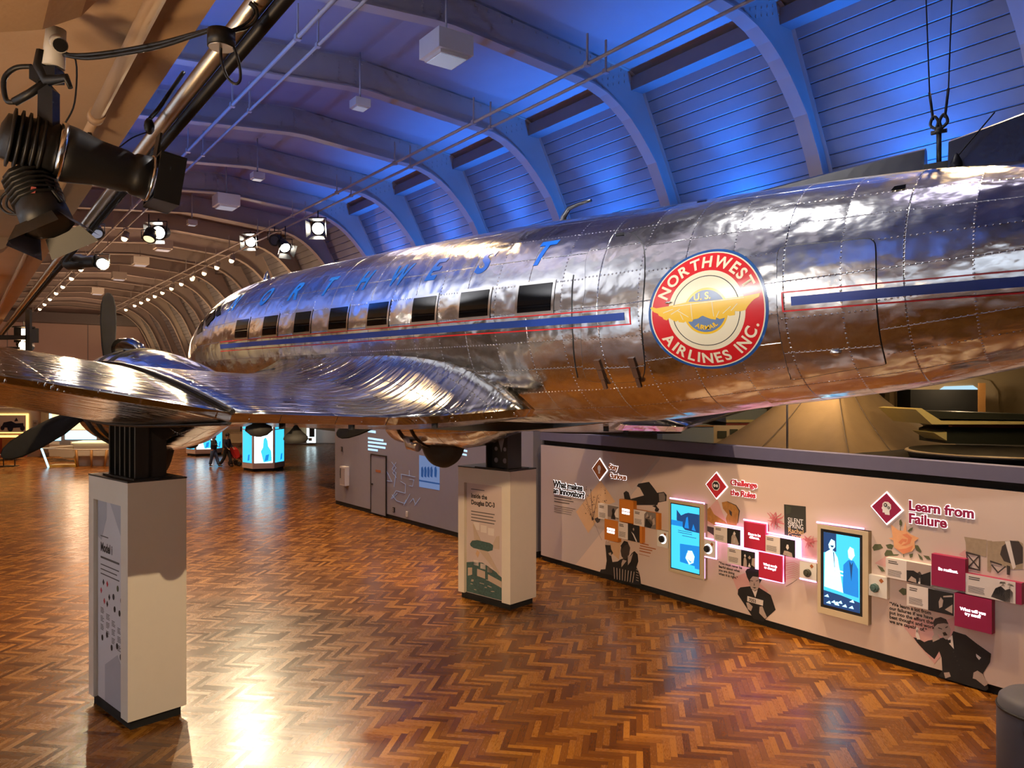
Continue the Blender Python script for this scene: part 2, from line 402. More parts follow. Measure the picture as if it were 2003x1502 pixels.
L = VW+11
b = B(); b.box(0, L, 0, .25, .13, 2.80); structure('wall_mural', b, 'mural_wall', loc=WALL, rot=ROT_WALL)
b = B(); b.box(0, L, .05, .25, 0, .14); structure('baseboard_right', b, 'matte_black', loc=WALL, rot=ROT_WALL)
b = B(); b.box(0, L, .10, .25, 2.80, 2.92); structure('trim_70', b, 'matte_black', loc=WALL, rot=ROT_WALL)
b = B(); b.box(0, L, -.02, .22, 2.92, 3.13); structure('trim_71', b, 'ledge', loc=WALL, rot=ROT_WALL)
b = B(); hbox(b, 11.7, 29, V0, 34, 2.5, 2.6); structure('floor_deck', b, 'dark_deck')
b = B(); hbox(b, 29, 29.3, V0, 60, 2.5, 6.0); structure('wall_far_right', b, 'tan_wall')
# grey projection wall
GA, GB = hall(10.97, 26.1), hall(11.42, 14.95)
gd = (GB-GA); GL = gd.length; gd.normalize(); gn = Vector((gd.y, -gd.x, 0)); ROT_G = math.atan2(gd.y, gd.x)
def gp(px, py, out=0.0):
    A = GA+gn*out; r = ray(px, py); t = (A.x*gn.x+A.y*gn.y)/(r.x*gn.x+r.y*gn.y)
    P = Vector((0, 0, CH))+r*t
    return (P-GA).dot(gd), P.z
def greything(name, label, cat, px, py, group=None):
    x, z = gp(px, py); return thing(name, label, cat, GA+gd*x+Vector((0, 0, z)), ROT_G, group), x, z
b = B(); b.box(0, GL, 0, .3, .14, 3.4); structure('wall_grey', b, 'wall_grey', loc=GA, rot=ROT_G)
b = B(); b.box(.0, GL, .03, .3, 0, .15); structure('baseboard_grey', b, 'matte_black', loc=GA, rot=ROT_G)
x0, z1 = gp(727, 889); x1, _ = gp(755.5, 890)
b = B(); b.box(x0, x1, -.02, .02, .06, z1); dr = structure('door_1', b, 'door_grey', loc=GA, rot=ROT_G)
b = B(); b.box(x0-.03, x0, -.035, .02, .06, z1+.03); b.box(x1, x1+.05, -.035, .02, .06, z1+.03); b.box(x0, x1, -.035, .02, z1, z1+.03)
tag(b.build('door_frame', 'black', dr), kind='structure')
b = B(); b.cyl((x0+.1, -.06, 1.0), (x0+.1, -.02, 1.0), .03); b.box(x0+.09, x0+.2, -.08, -.06, .985, 1.015); tag(b.build('door_handle', 'steel_dark', dr), kind='structure')
b = B(); b.box(x0+.32, x0+.66, -.025, -.02, 1.42, 1.5); tag(b.build('door_sign', 'rust_sign', dr), kind='structure')
# ================================================================ AEROPLANE
TAB = [(-5.5, 4.71, .02), (-5.36, 4.72, .26), (-5.05, 4.76, .46), (-4.6, 4.80, .66), (-4.1, 4.84, .86), (-3.5, 4.89, 1.02), (-2.8, 4.935, 1.125), (-1.56, 4.96, 1.194), (.2, 4.97, 1.214),
       (1.9, 4.97, 1.22), (3.6, 4.97, 1.215), (5.0, 4.98, 1.165), (5.45, 4.985, 1.14), (6.62, 5.05, 1.046), (7.9, 5.112, .93), (8.8, 5.17, .80), (10.2, 5.27, .62), (12, 5.38, .42), (13.2, 5.45, .2), (13.4, 5.46, .03)]
def sec(s):
    T = TAB
    if s <= T[0][0]: return T[0][1:]
    if s >= T[-1][0]: return T[-1][1:]
    for i in range(len(T)-1):
        if T[i][0] <= s <= T[i+1][0]: break
    def m(j, k):
        if j <= 0 or j >= len(T)-1: return 0
        a = (T[j][k]-T[j-1][k])/(T[j][0]-T[j-1][0]); c = (T[j+1][k]-T[j][k])/(T[j+1][0]-T[j][0])
        return 0 if a*c <= 0 else 2*a*c/(a+c)
    h = T[i+1][0]-T[i][0]; t = (s-T[i][0])/h; o = []
    for k in (1, 2):
        p0, p1 = T[i][k], T[i+1][k]; m0, m1 = m(i, k)*h, m(i+1, k)*h
        if i == 0 and k == 2: o.append(p0+(p1-p0)*math.sqrt(t)); continue
        o.append((2*t**3-3*t*t+1)*p0+(t**3-2*t*t+t)*m0+(-2*t**3+3*t*t)*p1+(t**3-t*t)*m1)
    return o
def fp(px, py):
    r = ray(px, py)
    def P(Y):
        X = r.x*Y-C[0]; YY = Y-C[1]
        return X*D[0]+YY*D[1], X*N[0]+YY*N[1], CH+r.z*Y
    def f(Y):
        s, y, z = P(Y); z0, R = sec(s); return math.hypot(y, z-z0)-R
    Y = 3.5; best = (9, 0)
    while Y < 20:
        v = f(Y)
        if v < 0:
            a, c = Y-.1, Y
            for _ in range(24):
                mid = (a+c)/2
                if f(mid) < 0: c = mid
                else: a = mid
            best = (0, c); break
        if v < best[0]: best = (v, Y)
        Y += .1
    s, y, z = P(best[1]); z0, R = sec(s)
    return s, math.atan2(z-z0, -y)*R
def surf(s, arc, eps=.004):
    z0, R = sec(s); th = arc/R; R += eps
    return Vector((s, -R*math.cos(th), z0+R*math.sin(th)))
def zarc(s, z):
    z0, R = sec(s); return math.asin(max(-1, min(1, (z-z0)/R)))*R
def conform(b2, fn, step=.06, sstep=.25):
    """flat geometry drawn in (s, arc) is cut finely and laid on the skin"""
    bm = b2.bm
    xs = [v.co.x for v in bm.verts]; ys = [v.co.y for v in bm.verts]
    for lo, hi, st, ax in ((min(ys), max(ys), step, 1), (min(xs), max(xs), sstep, 0)):
        k = math.floor(lo/st)+1
        while k*st < hi:
            co = [0, 0, 0]; no = [0, 0, 0]; co[ax] = k*st; no[ax] = 1
            bmesh.ops.bisect_plane(bm, geom=bm.verts[:]+bm.edges[:]+bm.faces[:], plane_co=co, plane_no=no); k += 1
    uvl = bm.loops.layers.uv.verify()
    for f in bm.faces:
        f.smooth = True
        for l in f.loops: l[uvl].uv = (l.vert.co.x, l.vert.co.y)
    for v in bm.verts: v.co = fn(v.co.x, v.co.y, v.co.z)
    return b2
def flatpoly(b, pts, z=0.0):
    a = sum(pts[i][0]*pts[(i+1) % len(pts)][1]-pts[(i+1) % len(pts)][0]*pts[i][1] for i in range(len(pts)))
    if a < 0: pts = pts[::-1]
    b.face([b.bm.verts.new((x, y, z)) for x, y in pts]); return b
def ringpoly(b, cx, cy, r0, r1, z, n=72):
    A = [b.bm.verts.new((cx+r0*math.cos(2*math.pi*k/n), cy+r0*math.sin(2*math.pi*k/n), z)) for k in range(n)] if r0 > 0 else None
    Z = [b.bm.verts.new((cx+r1*math.cos(2*math.pi*k/n), cy+r1*math.sin(2*math.pi*k/n), z)) for k in range(n)]
    if A:
        for k in range(n): b.face([A[k], Z[k], Z[(k+1) % n], A[(k+1) % n]])
    else: b.face(Z)
    return b
lay = lambda s, a, e: surf(s, a, .003+e)
PL = thing('airplane', 'polished silver twin-engine airliner hung nose-left over two pedestals, blue NORTHWEST letters on its side', 'airplane', (C[0], C[1], 0), ROT_PLANE)
# fuselage skin
b = B(); uvl = b.bm.loops.layers.uv.verify(); n = 72
ss = [-5.5, -5.49, -5.46, -5.42, -5.36, -5.28, -5.18, -5.05, -4.9]; s = -4.7
while s < 13.3: ss.append(s); s += .2
ss.append(13.4); rings = []
for s in ss:
    z0, R = sec(s); rings.append([b.bm.verts.new((s, -R*math.cos(2*math.pi*k/n), z0+R*math.sin(2*math.pi*k/n))) for k in range(n)])
for i in range(len(ss)-1):
    for k in range(n):
        q = [rings[i][k], rings[i+1][k], rings[i+1][(k+1) % n], rings[i][(k+1) % n]]; f = b.face(q)
        if not f: continue
        f.smooth = True; K = [k, k, k+1, k+1]; S = [ss[i], ss[i+1], ss[i+1], ss[i]]
        for l, vv in zip(f.loops, f.verts):
            j = q.index(vv); kk = K[j] if K[j] <= n//2 else K[j]-n
            if k >= n//2: kk = K[j]-n
            l[uvl].uv = (S[j], 2*math.pi*kk/n*1.2)
b.face(rings[0]); b.face(rings[-1][::-1])
FUS = b.build('fuselage', 'skin_alu', PL)
# cabin windows with bright frames
wins = [(s0, s0+.40) for s0 in (-1.76, -.87, .03, .92, 1.79)] + [(2.68, 3.09), (3.51, 3.955), (4.385, 4.83)]
for i, (a, c) in enumerate(wins):
    z0w, z1w = 4.985, 5.275
    b = B()
    flatpoly(b, [(a-.035, z0w-.035), (c+.035, z0w-.035), (c+.035, z1w+.035), (a-.035, z1w+.035)], .004)
    fr = conform(b, lambda s, z, e: surf(s, zarc(s, z), .003+e)).build('window_frame', 'chrome', FUS)
    b = B(); flatpoly(b, [(a, z0w), (c, z0w), (c, z1w), (a, z1w)], .008)
    conform(b, lambda s, z, e: surf(s, zarc(s, z), .003+e)).build('window_pane', 'window_dark', FUS)
# cockpit glazing
ck = [[(406, 612), (424, 600), (419, 622), (404, 640)], [(385, 655), (399, 622), (404, 618), (395, 648)], [(427, 600), (434, 597), (431, 615), (423, 620)]]
for q in ck:
    b = B(); flatpoly(b, [fp(*p) for p in q], .006); conform(b, lay).build('cockpit_window', 'window_dark', FUS)
# cheat line: blue band edged by two red lines
def zline(s): return 4.870+.024*max(0, s-5.5)
def band(s0, s1, z0, z1, e=.004):
    b = B(); flatpoly(b, [(s0, z0), (s1, z0), (s1, z1), (s0, z1)], e); return b
def zmap(s, z, e): return surf(s, zarc(s, z+zline(s)), .009+e)
for s0, s1, closed in ((-2.3, 5.70, 1), (7.26, 12.5, 0)):
    conform(band(s0, s1, -.036, .036), zmap, .05, .3).build('blue_stripe', 'paint_blue', FUS)
    b = B(); r0, r1 = s0-(.0 if closed else .07), s1+(.06 if closed else 0)
    for z0 in (-.082, .070): flatpoly(b, [(r0, z0), (r1, z0), (r1, z0+.011), (r0, z0+.011)], .004)
    xe = r1 if closed else r0
    flatpoly(b, [(xe-.007, -.082), (xe+.007, -.082), (xe+.007, .081), (xe-.007, .081)], .0045)
    conform(b, zmap, .05, .3).build('red_outline', 'paint_red', FUS)
# NORTHWEST lettering
lets = [('N', -2.35), ('O', -1.28), ('R', -.42), ('T', .48), ('H', 1.30), ('W', 2.02), ('E', 2.72), ('S', 3.57), ('T', 4.42)]
for ch, s0 in lets:
    me = text_mesh(ch, .305/CAP, .032, .27)
    xs = [v.co.x for v in me.vertices]; x0 = min(xs); sc = (.34 if ch == 'W' else .25 if ch not in 'TS' else .235)/(max(xs)-x0)
    b = B(); b.mesh(me, lambda co: Vector((s0+.05+(co.x-x0)*sc*1.05, .545+co.y, 0)))
    conform(b, lay).build('letter', 'paint_letter', FUS)
# round airline emblem
EC, ER = (6.51, -.17), .56
b = B()
for mi, r0, r1 in ((0, .955, 1.0), (1, .935, .955), (2, .645, .935), (1, .565, .645), (3, .552, .565), (1, .37, .552), (4, .335, .37), (5, 0, .335)):
    b.mi = mi; ringpoly(b, EC[0], EC[1], r0*ER, r1*ER, 0)
def arctext(b, word, a0, a1, r, h, mi, bottom=False, z=.002):
    b.mi = mi; ms = [text_mesh(c, h/CAP, .028) if c != ' ' else None for c in word]
    wd = [(max(v.co.x for v in m.vertices)-min(v.co.x for v in m.vertices) if m else h*.45) for m in ms]
    gap = .22*h; tot = sum(wd)+gap*(len(word)-1); span = a1-a0; ang = 0
    for m, w in zip(ms, wd):
        th = a0+span*(ang+w/2)/tot; ang += w+gap
        if not m: continue
        xm = (min(v.co.x for v in m.vertices)+max(v.co.x for v in m.vertices))/2
        t = th+(math.pi/2 if bottom else -math.pi/2)
        ca, sa = math.cos(t), math.sin(t); off = -h if bottom else 0
        rr = r if not bottom else r+h
        cx, cy = EC[0]+rr*math.cos(th), EC[1]+rr*math.sin(th)
        b.mesh(m, lambda co: Vector((cx+(co.x-xm)*ca-(co.y)*sa, cy+(co.x-xm)*sa+(co.y)*ca, z)))
rd = math.radians
arctext(b, 'NORTHWEST', rd(158), rd(22), .70*ER, .175*ER, 1)
arctext(b, 'AIRLINES INC.', rd(203), rd(341), .70*ER, .175*ER, 1, True)
k = ER/735
def E_(pts): return [(EC[0]+(x-735)*k, EC[1]-(y+.088*(x-735)-738)*k) for x, y in pts]
wing = [(30, 672), (60, 662), (110, 680), (330, 655), (520, 622), (700, 625), (900, 612), (1200, 582), (1330, 560), (1385, 552), (1372, 590), (1320, 615), (1290, 640), (1240, 690), (1210, 735), (1150, 750), (1085, 745), (1080, 790), (1020, 800),
        (980, 785), (975, 815), (900, 835), (860, 815), (850, 840), (790, 830), (740, 810), (700, 790), (680, 795), (640, 820), (580, 830), (560, 855), (500, 855), (480, 850), (450, 865), (390, 855), (385, 835), (350, 850), (290, 815), (280, 800), (240, 830), (200, 815), (185, 790), (140, 770), (130, 745), (75, 725)]
b.mi = 4; flatpoly(b, E_(wing), .0025)
b.mi = 6
for q in ([(330, 668), (1200, 596)], [(390, 720), (520, 800)], [(300, 760), (420, 700)], [(200, 740), (330, 700)], [(940, 770), (1040, 690)], [(1040, 740), (1120, 660)], [(560, 640), (565, 830)], [(820, 630), (830, 800)], [(450, 830), (420, 760)], [(860, 810), (900, 740)]):
    (xa, ya), (xb, yb) = q; l = math.hypot(xb-xa, yb-ya); nx, ny = -(yb-ya)/l*4, (xb-xa)/l*4
    flatpoly(b, E_([(xa+nx, ya+ny), (xb+nx, yb+ny), (xb-nx, yb-ny), (xa-nx, ya-ny)]), .0035)
b.mi = 4
me = text_mesh('U. S.', .105*ER/CAP, .03, align='CENTER'); b.mesh(me, lambda co: Vector((EC[0]-.045*ER+co.x, EC[1]+.19*ER+co.y, .003)))
arctext(b, 'AIRMAIL', rd(228), rd(308), .225*ER, .07*ER, 4, True, .003)
conform(b, lay, .05, .12).build('emblem', ['paint_navy', 'paint_cream', 'paint_red', 'ink', 'paint_gold', 'paint_slate', 'paint_cream'], FUS)
# passenger door, cargo door: raised panels with a dark seam round them
def seam(name, loop, w=.011, mat='black', parent=FUS, closed=True):
    b = B(); pts = []
    L = loop+[loop[0]] if closed else loop
    for p, q in zip(L, L[1:]):
        m = max(1, int(math.dist(p, q)/.05))
        pts += [(p[0]+(q[0]-p[0])*i/m, p[1]+(q[1]-p[1])*i/m) for i in range(m)]
    if not closed: pts.append(L[-1])
    b.tube([surf(s, a, .002) for s, a in pts], w, 6, closed); return b.build(name, mat, parent)
def rounded(px, r=3):
    """smooth closed loop through pixel corner list (Catmull-Rom)"""
    P = [fp(*p) for p in px]; o = []
    for i in range(len(P)):
        a, p, q, c = P[i-1], P[i], P[(i+1) % len(P)], P[(i+2) % len(P)]
        for t in range(r):
            t /= r; o.append(tuple(.5*((2*p[k])+(-a[k]+q[k])*t+(2*a[k]-5*p[k]+4*q[k]-c[k])*t*t+(-a[k]+3*p[k]-3*q[k]+c[k])*t**3) for k in (0, 1)))
    return o
dl = rounded([(1146, 560), (1146, 520), (1153, 490), (1175, 470), (1203, 458), (1228, 456), (1248, 466), (1260, 490), (1261, 540), (1257, 600), (1255, 640), (1259, 690), (1261, 722), (1254, 741), (1235, 746), (1190, 747), (1155, 744), (1144, 732), (1139, 690), (1138, 640), (1141, 600)])
b = B(); flatpoly(b, dl, .006); conform(b, lay).build('passenger_door', 'skin_alu', FUS)
seam('door_seam', dl, .007)
seam('door_jamb', [fp(1122, 538), fp(1119, 600), fp(1121, 660), fp(1130, 738)], .006, closed=False)
cl = rounded([(1522, 497), (1530, 486), (1560, 480), (1620, 475), (1690, 468), (1706, 471), (1712, 485), (1713, 540), (1716, 620), (1722, 665), (1731, 705), (1728, 712), (1690, 718), (1640, 726), (1556, 741), (1547, 737), (1538, 705), (1526, 650), (1521, 600), (1521, 540)])
b = B(); flatpoly(b, cl, .006); conform(b, lay).build('cargo_door', 'skin_alu', FUS)
seam('cargo_door_seam', cl, .008)
for px, py in ((1176, 726), (1243, 722)):
    s, a = fp(px, py); b = B()
    for da, w in ((.06, .035), (-.02, .03), (-.10, .022)): b.box(-w, w, -.02, .006, da-.05, da+.05, Matrix.Translation(surf(s, a+da*.4, .01)) @ Matrix.Rotation(.5, 4, 'X'))
    b.build('door_hinge', 'brown_hinge', FUS)
s, a = fp(1635, 687); b = B(); b.ball(surf(s, a, .012), .05, 14, (1, .45, .55)); b.build('cargo_handle', 'chrome', FUS)
s, a = fp(1308, 592); b = B(); b.ball(surf(s, a, .01), .032, 12, (1.1, .4, .4)); b.build('door_latch', 'chrome', FUS)
s, a = fp(1214, 460); b = B(); b.box(-.05, .05, -.012, .012, -.012, .012, Matrix.Translation(surf(s, a, .012))); b.build('door_hook', 'steel_dark', FUS)
for q in ([(1750, 366), (1773, 362), (1770, 371), (1742, 375)], [(1366, 391), (1385, 387), (1381, 393), (1362, 396)]):
    b = B(); flatpoly(b, [fp(*p) for p in q], .006); conform(b, lay).build('roof_hatch', 'window_dark', FUS)
# roof masts
for s, h in ((-2.9, .30),):
    z0, R = sec(s); b = B(); b.lathe((s, 0, z0+R-.03), (.15, 0, 1), [(0, .07), (.06, .075), (.2, .05), (h, .008)], 14); b.build('antenna_mast', 'skin_plain', FUS)
s = 3.95; z0, R = sec(s); zt = z0+R
b = B(); b.tube([(s, .1, zt-.04), (s+.02, .1, zt+.1), (s+.1, .1, zt+.19), (s+.25, .1, zt+.22), (s+.44, .1, zt+.235)], .022, 8, rr=[.05, .035, .028, .022, .018]); b.build('pitot_mast', 'skin_plain', FUS)
# wings -----------------------------------------------------------------
def wing_pt(side, eta, xc, up):
    if eta <= 3.9: le, te = -.9, 3.43; zt = 3.74-side*.054*eta
    else:
        le = -.9+.27*(eta-3.9); te = 3.43-.12*(eta-3.9); zt = 3.74-side*.054*3.9+(.13-side*.054)*(eta-3.9)
    ch = te-le; k = ch/4.33
    w = 0.0
    if eta < 2.35: w = ((2.35-eta)/1.25)**2.1
    yt = 5*.155*(.2969*math.sqrt(xc)-.126*xc-.3516*xc**2+.2843*xc**3-.1015*xc**4)*4.33*k
    c = .075*(1-((xc-.35)/(.35 if xc < .35 else .65))**2)
    zm = (.15*(1-xc)+c)*k
    z = zt+zm+(yt+.012*xc if up else -yt-(.02 if eta > 3.9 else .055)*xc**3)
    s = le+ch*xc
    if w > 0:
        w = min(w, 1.05); s += w*.86*max(0, xc-.35)/.65
        if up: z += w*(4.66-z)*(min(1, xc/.08))*(1 if xc < .62 else max(0.0, 1-((xc-.62)/.38)**1.6))*.98
        z += w*.14*max(0, (xc-.6)/.4)**1.5
    if not up: s -= (.02 if eta > 3.9 else .06)*xc**8
    return Vector((s, side*eta, z))
XC = [0, .004, .012, .03, .06, .1, .16, .24, .32, .42, .52, .62, .72, .8, .87, .93, .97, 1.0]
def wing_mesh(side, etas):
    b = B(); uvl = b.bm.loops.layers.uv.verify(); R = []
    for e in etas:
        lower = [wing_pt(side, e, x, False) for x in XC[::-1]]; upper = [wing_pt(side, e, x, True) for x in XC[1:]]
        R.append([b.bm.verts.new(p) for p in lower+upper])
    for A, Z in zip(R, R[1:]):
        m = len(A)
        for k in range(m):
            f = b.face([A[k], A[(k+1) % m], Z[(k+1) % m], Z[k]])
            if f:
                f.smooth = k != m-1
                for l in f.loops: l[uvl].uv = (l.vert.co.y+.31, l.vert.co.x)
    b.face(R[0]); b.face(R[-1][::-1]); return b
inn = [.85, 1.0, 1.1, 1.2, 1.3, 1.4, 1.5, 1.62, 1.75, 1.9, 2.05, 2.2, 2.4, 2.7, 3.1, 3.5, 3.9]; out = [3.9, 4.3, 4.8, 5.4, 6.2, 7.2, 8.0]
for side in (-1, 1):
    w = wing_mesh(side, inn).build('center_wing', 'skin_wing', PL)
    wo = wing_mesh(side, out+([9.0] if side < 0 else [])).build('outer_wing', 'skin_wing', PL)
    b = B(); pts = [wing_pt(side, 3.9, x, True)+Vector((0, 0, .01)) for x in XC[2:]]
    b.tube(pts, .028, 6); b.tube([wing_pt(side, 3.9, x, False)-Vector((0, 0, .008)) for x in XC[2:]], .022, 6); b.build('joint_strap', 'steel_dark', w)
    # hinge brackets under the trailing edge
    for e in (1.6, 2.5, 3.3):
        p = wing_pt(side, e, .97, False); b = B(); b.box(p.x-.05, p.x+.03, p.y-.012, p.y+.012, p.z-.05, p.z+.01); b.build('flap_bracket', 'steel_dark', w)
# little fairing standing at the wing root
b = B(); b.mesh(text_mesh('I', .01), lambda co: Vector((0, 0, -50))) if False else None
R0 = [Vector((-.36, -1.95, 4.22)), Vector((-.10, -1.75, 4.26)), Vector((.10, -1.58, 4.47)), Vector((-.10, -1.72, 4.42))]
b = B(); P = [b.bm.verts.new(p) for p in R0]+[b.bm.verts.new(p+Vector((.05, .09, -.03))) for p in R0]
for q in ((0, 1, 2, 3), (7, 6, 5, 4), (0, 4, 5, 1), (1, 5, 6, 2), (2, 6, 7, 3), (3, 7, 4, 0)): b.face([P[i] for i in q])
b.build('wing_root_fairing', 'skin_plain', PL)
# engines ----------------------------------------------------------------
for side in (-1, 1):
    y = side*2.75; hz = 3.88-side*.15; zw = -side*.054*2.75
    b = B(); uvl = b.bm.loops.layers.uv.verify(); m = 40; R = []
    for s, top, bot, wd in ((-2.35, hz+.60, hz-.58, .60), (-2.25, hz+.68, hz-.66, .67), (-1.9, hz+.71, hz-.69, .70), (-1.5, hz+.71, hz-.70, .70), (-1.0, hz+.68, hz-.70, .70), (-.5, hz+.60, hz-.68, .68), (0, hz+.49, hz-.6, .62), (.5, hz+.36, hz-.42, .50), (1.0, hz+.18, hz-.27, .36), (1.6, hz-.0, hz-.15, .2), (2.2, hz-.03, hz-.09, .05)):
        cz, hh = (top+bot)/2, (top-bot)/2
        R.append([b.bm.verts.new((s, y+wd*math.cos(2*math.pi*k/m), cz+hh*math.sin(2*math.pi*k/m))) for k in range(m)])
    for i, (A, Z) in enumerate(zip(R, R[1:])):
        for k in range(m):
            f = b.face([A[k], Z[k], Z[(k+1) % m], A[(k+1) % m]]); f.smooth = True
            for l in f.loops: l[uvl].uv = (l.vert.co.x, math.atan2(l.vert.co.z-hz, l.vert.co.y-y)*.7)
    b.face(R[-1][::-1])
    NC = b.build('nacelle', 'skin_blue', PL)
    b = B(); b.lathe((-2.30, y, hz), (-1, 0, 0), [(-.35, .1), (-.35, .58), (0, .60), (.08, .57), (.06, .50), (-.1, .47), (-.2, .3), (-.2, .05)], 40); b.build('cowl_ring', 'steel_dark', NC)
    for s0 in (-1.75, -1.35): b = B(); b.lathe((s0, y, hz), (-1, 0, 0), [(0, .69), (.0, .725), (.05, .725), (.05, .69)], 40); b.build('cowl_flap_band', 'black', NC)
    b = B()
    for k in range(9):
        a = 2*math.pi*k/9; b.cyl((-2.42, y+.2*math.cos(a), hz+.2*math.sin(a)), (-2.42, y+.5*math.cos(a), hz+.5*math.sin(a)), .08, .07, 10)
    b.build('engine_cylinders', 'steel_dark', NC)
    b = B(); b.lathe((-1.55, y, hz+.70), (-1, 0, .06), [(0, .02), (.1, .12), (.35, .17), (.62, .17), (.66, .12), (.6, .1)], 20); b.build('air_scoop', 'skin_blue', NC)
    b = B(); b.tube([(-1.75, y-side*.42, hz-.45), (-1.62, y-side*.45, hz-.66), (-1.36, y-side*.45, hz-.68)], .085, 14)
    if side > 0: b.build('exhaust_pipe', 'copper_panel', NC)
    pr = thing('propeller', None, None, (0, 0, 0)); pr.parent = PL
    b = B(); b.lathe((-2.48, y, hz), (-1, 0, 0), [(-.1, .2), (.0, .2), (.1, .14), (.28, .12), (.34, .05)], 20); b.build('propeller_hub', 'steel_dark', pr)
    hz2 = 4.03-(.31 if side > 0 else 0); zc = hz2
    for a in ((90, 210, 330) if side < 0 else (76, 196, 316)):
        a = math.radians(a); d = Vector((0, math.cos(a), math.sin(a))); t = Vector((0, -math.sin(a), math.cos(a))); b = B(); R = []
        for r, cw, th, tw in ((.12, .05, .05, 1.0), (.3, .065, .045, .95), (.5, .12, .03, .8), (.8, .165, .022, .62), (1.15, .165, .015, .48), (1.4, .14, .01, .4), (1.53, .10, .008, .36), (1.59, .05, .006, .34), (1.605, .01, .004, .33)):
            cd = t*math.cos(tw)+Vector((1, 0, 0))*math.sin(tw); nd = d.cross(cd); o = Vector((-2.55, side*2.82, zc))+d*r
            R.append([b.bm.verts.new(o+cd*(cw*math.cos(k*math.pi/5))+nd*(th*math.sin(k*math.pi/5))) for k in range(10)])
        for A, Z in zip(R, R[1:]):
            for k in range(10): f = b.face([A[k], A[(k+1) % 10], Z[(k+1) % 10], Z[k]]); f.smooth = True
        b.face(R[-1]); b.build('propeller_blade', 'matte_black', pr)
    # landing gear
    wz = 3.2+(.28 if side < 0 else 0)
    lg = thing('landing_gear', None, None); lg.parent = PL
    b = B(); b.lathe((-1.17, y-.17, wz), (0, 1, 0), [(0, .30), (.02, .44), (.07, .53), (.17, .56), (.27, .53), (.32, .44), (.34, .30)], 40); b.build('tire', 'rubber', lg)
    b = B(); b.lathe((-1.17, y-.17, wz), (0, 1, 0), [(-.02, .05), (-.02, .12), (.03, .14), (.03, .3), (.31, .3), (.31, .12), (.36, .1)], 30); b.build('wheel_hub', 'steel_dark', lg)
    b = B()
    for e in (-.24, .24): b.cyl((-1.17, y+e, wz), (-1.0, y+e, hz-.2), .045, .06, 10)
    b.cyl((-1.17, y-.26, wz), (-1.17, y+.26, wz), .05, None, 10); b.build('gear_strut', 'steel_dark', lg)
# dorsal fin fairing with the lifting slot, fin
b = B()
def finsec(s, z1, w):
    z0, R = sec(s); zb = z0+R-.06
    return [(s, -w, zb), (s, -.5*w, z1-.02), (s, 0, z1), (s, .5*w, z1-.02), (s, w, zb)]
def finz(s): return 6.13+(s-6.6)*.075+max(0, s-8.3)*.28
for s0, s1 in ((6.3, 8.02), (8.20, 12.6)):
    R = []; k = 0; s = s0
    while s < s1+.001:
        z0, Rr = sec(s); zt = z0+Rr+.01+max(0, (s-6.3))*.115+max(0, s-8.1)*.17+(max(0, s-10.2)*.9 if s > 10.2 else 0)
        R.append([b.bm.verts.new(p) for p in finsec(s, zt, .05+.02*min(1, s-6.3))]); s += (s1-s0)/12
    for A, Z in zip(R, R[1:]):
        for i in range(4): f = b.face([A[i], A[i+1], Z[i+1], Z[i]])
    b.face(R[0]); b.face(R[-1][::-1])
FIN = b.build('tail_fin', 'skin_plain', PL)
z0, R = sec(8.1); b = B(); b.box(8.02, 8.2, -.06, .06, z0+R-.08, z0+R+.06); b.build('lifting_slot', 'black', PL)
b = B(); b.lathe((8.28, -.13, z0+R-.05), (0, 0, 1), [(0, .05), (.06, .045), (.12, .02), (.14, .005)], 12); b.tube([(8.28, -.13, z0+R+.05), (8.55, -.12, z0+R+.36)], .006, 5); b.build('whip_antenna', 'steel_dark', PL)
# lifting cables up to the roof
b = B(); top = 11.2; p = Vector((8.12, 0, z0+R))
SL = thing('lifting_sling', 'steel lifting rod with shackle and two thin cables above the tail of the silver airliner', 'cable', tuple(Vector((C[0]+8.12*D[0], C[1]+8.12*D[1], z0+R+.02))), ROT_PLANE)
b.cyl((0, 0, 0), (0, 0, .30), .02, None, 10); b.build('rod', 'black', SL)
b = B(); b.cable([(.01, 0, .33), (.065, 0, .38), (.04, 0, .45), (.005, 0, .40), (.02, 0, .34)], .013, 6); b.cable([(-.01, 0, .33), (-.065, 0, .38), (-.04, 0, .45), (-.005, 0, .40), (-.02, 0, .34)], .013, 6); b.cyl((-.06, 0, .31), (.06, 0, .31), .018, None, 8); b.ball((0, 0, .32), .035, 10); b.build('shackle', 'black', SL)
for e in (-1, 1):
    b = B(); x = .045*e; b.cyl((x, 0, .42), (x*1.6, 0, .66), .011, None, 8); b.cyl((x*1.6, 0, .66), (x*5, 0, 5.2), .006, None, 6); b.build('cable', 'steel_dark', SL)
# pedestals and black steel carriers
def pedestal(name, label, fx, fy, ls, ln, h, zw, panel):
    """front corner (fx, fy); ls along the fuselage, ln across"""
    o = thing(name, label, 'pedestal', (fx, fy, 0), ROT_PLANE)
    a0, a1, dp = -ls+.17, -.22, .07
    b = B(); x0 = -ls
    b.box(x0, a0, 0, ln, .12, h); b.box(a1, 0, 0, ln, .12, h); b.box(a0, a1, dp, ln, .12, h-.30); b.box(a0, a1, 0, ln, h-.30, h)
    b.build('pedestal_body', 'pedestal', o)
    b = B(); b.box(-ls+.05, -.05, .05, ln-.05, 0, .13); b.build('plinth', 'matte_black', o)
    b = B(); b.box(-ls-.005, .005, -.005, ln+.005, h, h+.02); b.build('top_plate', 'black', o)
    b = B(); b.box(a0+.02, a1-.0, dp-.02, dp, .13, h-.31); g_ = b.build('graphic_panel', panel, o)
    return o, a0+.02, a1, dp-.021
def strips(b, x0, x1, z, h, n, pitch, y, ragged=.25):
    for k in range(n): b.box(x0, x1-(random.random()*ragged*(x1-x0)), y-.001, y, z-k*pitch-h, z-k*pitch)
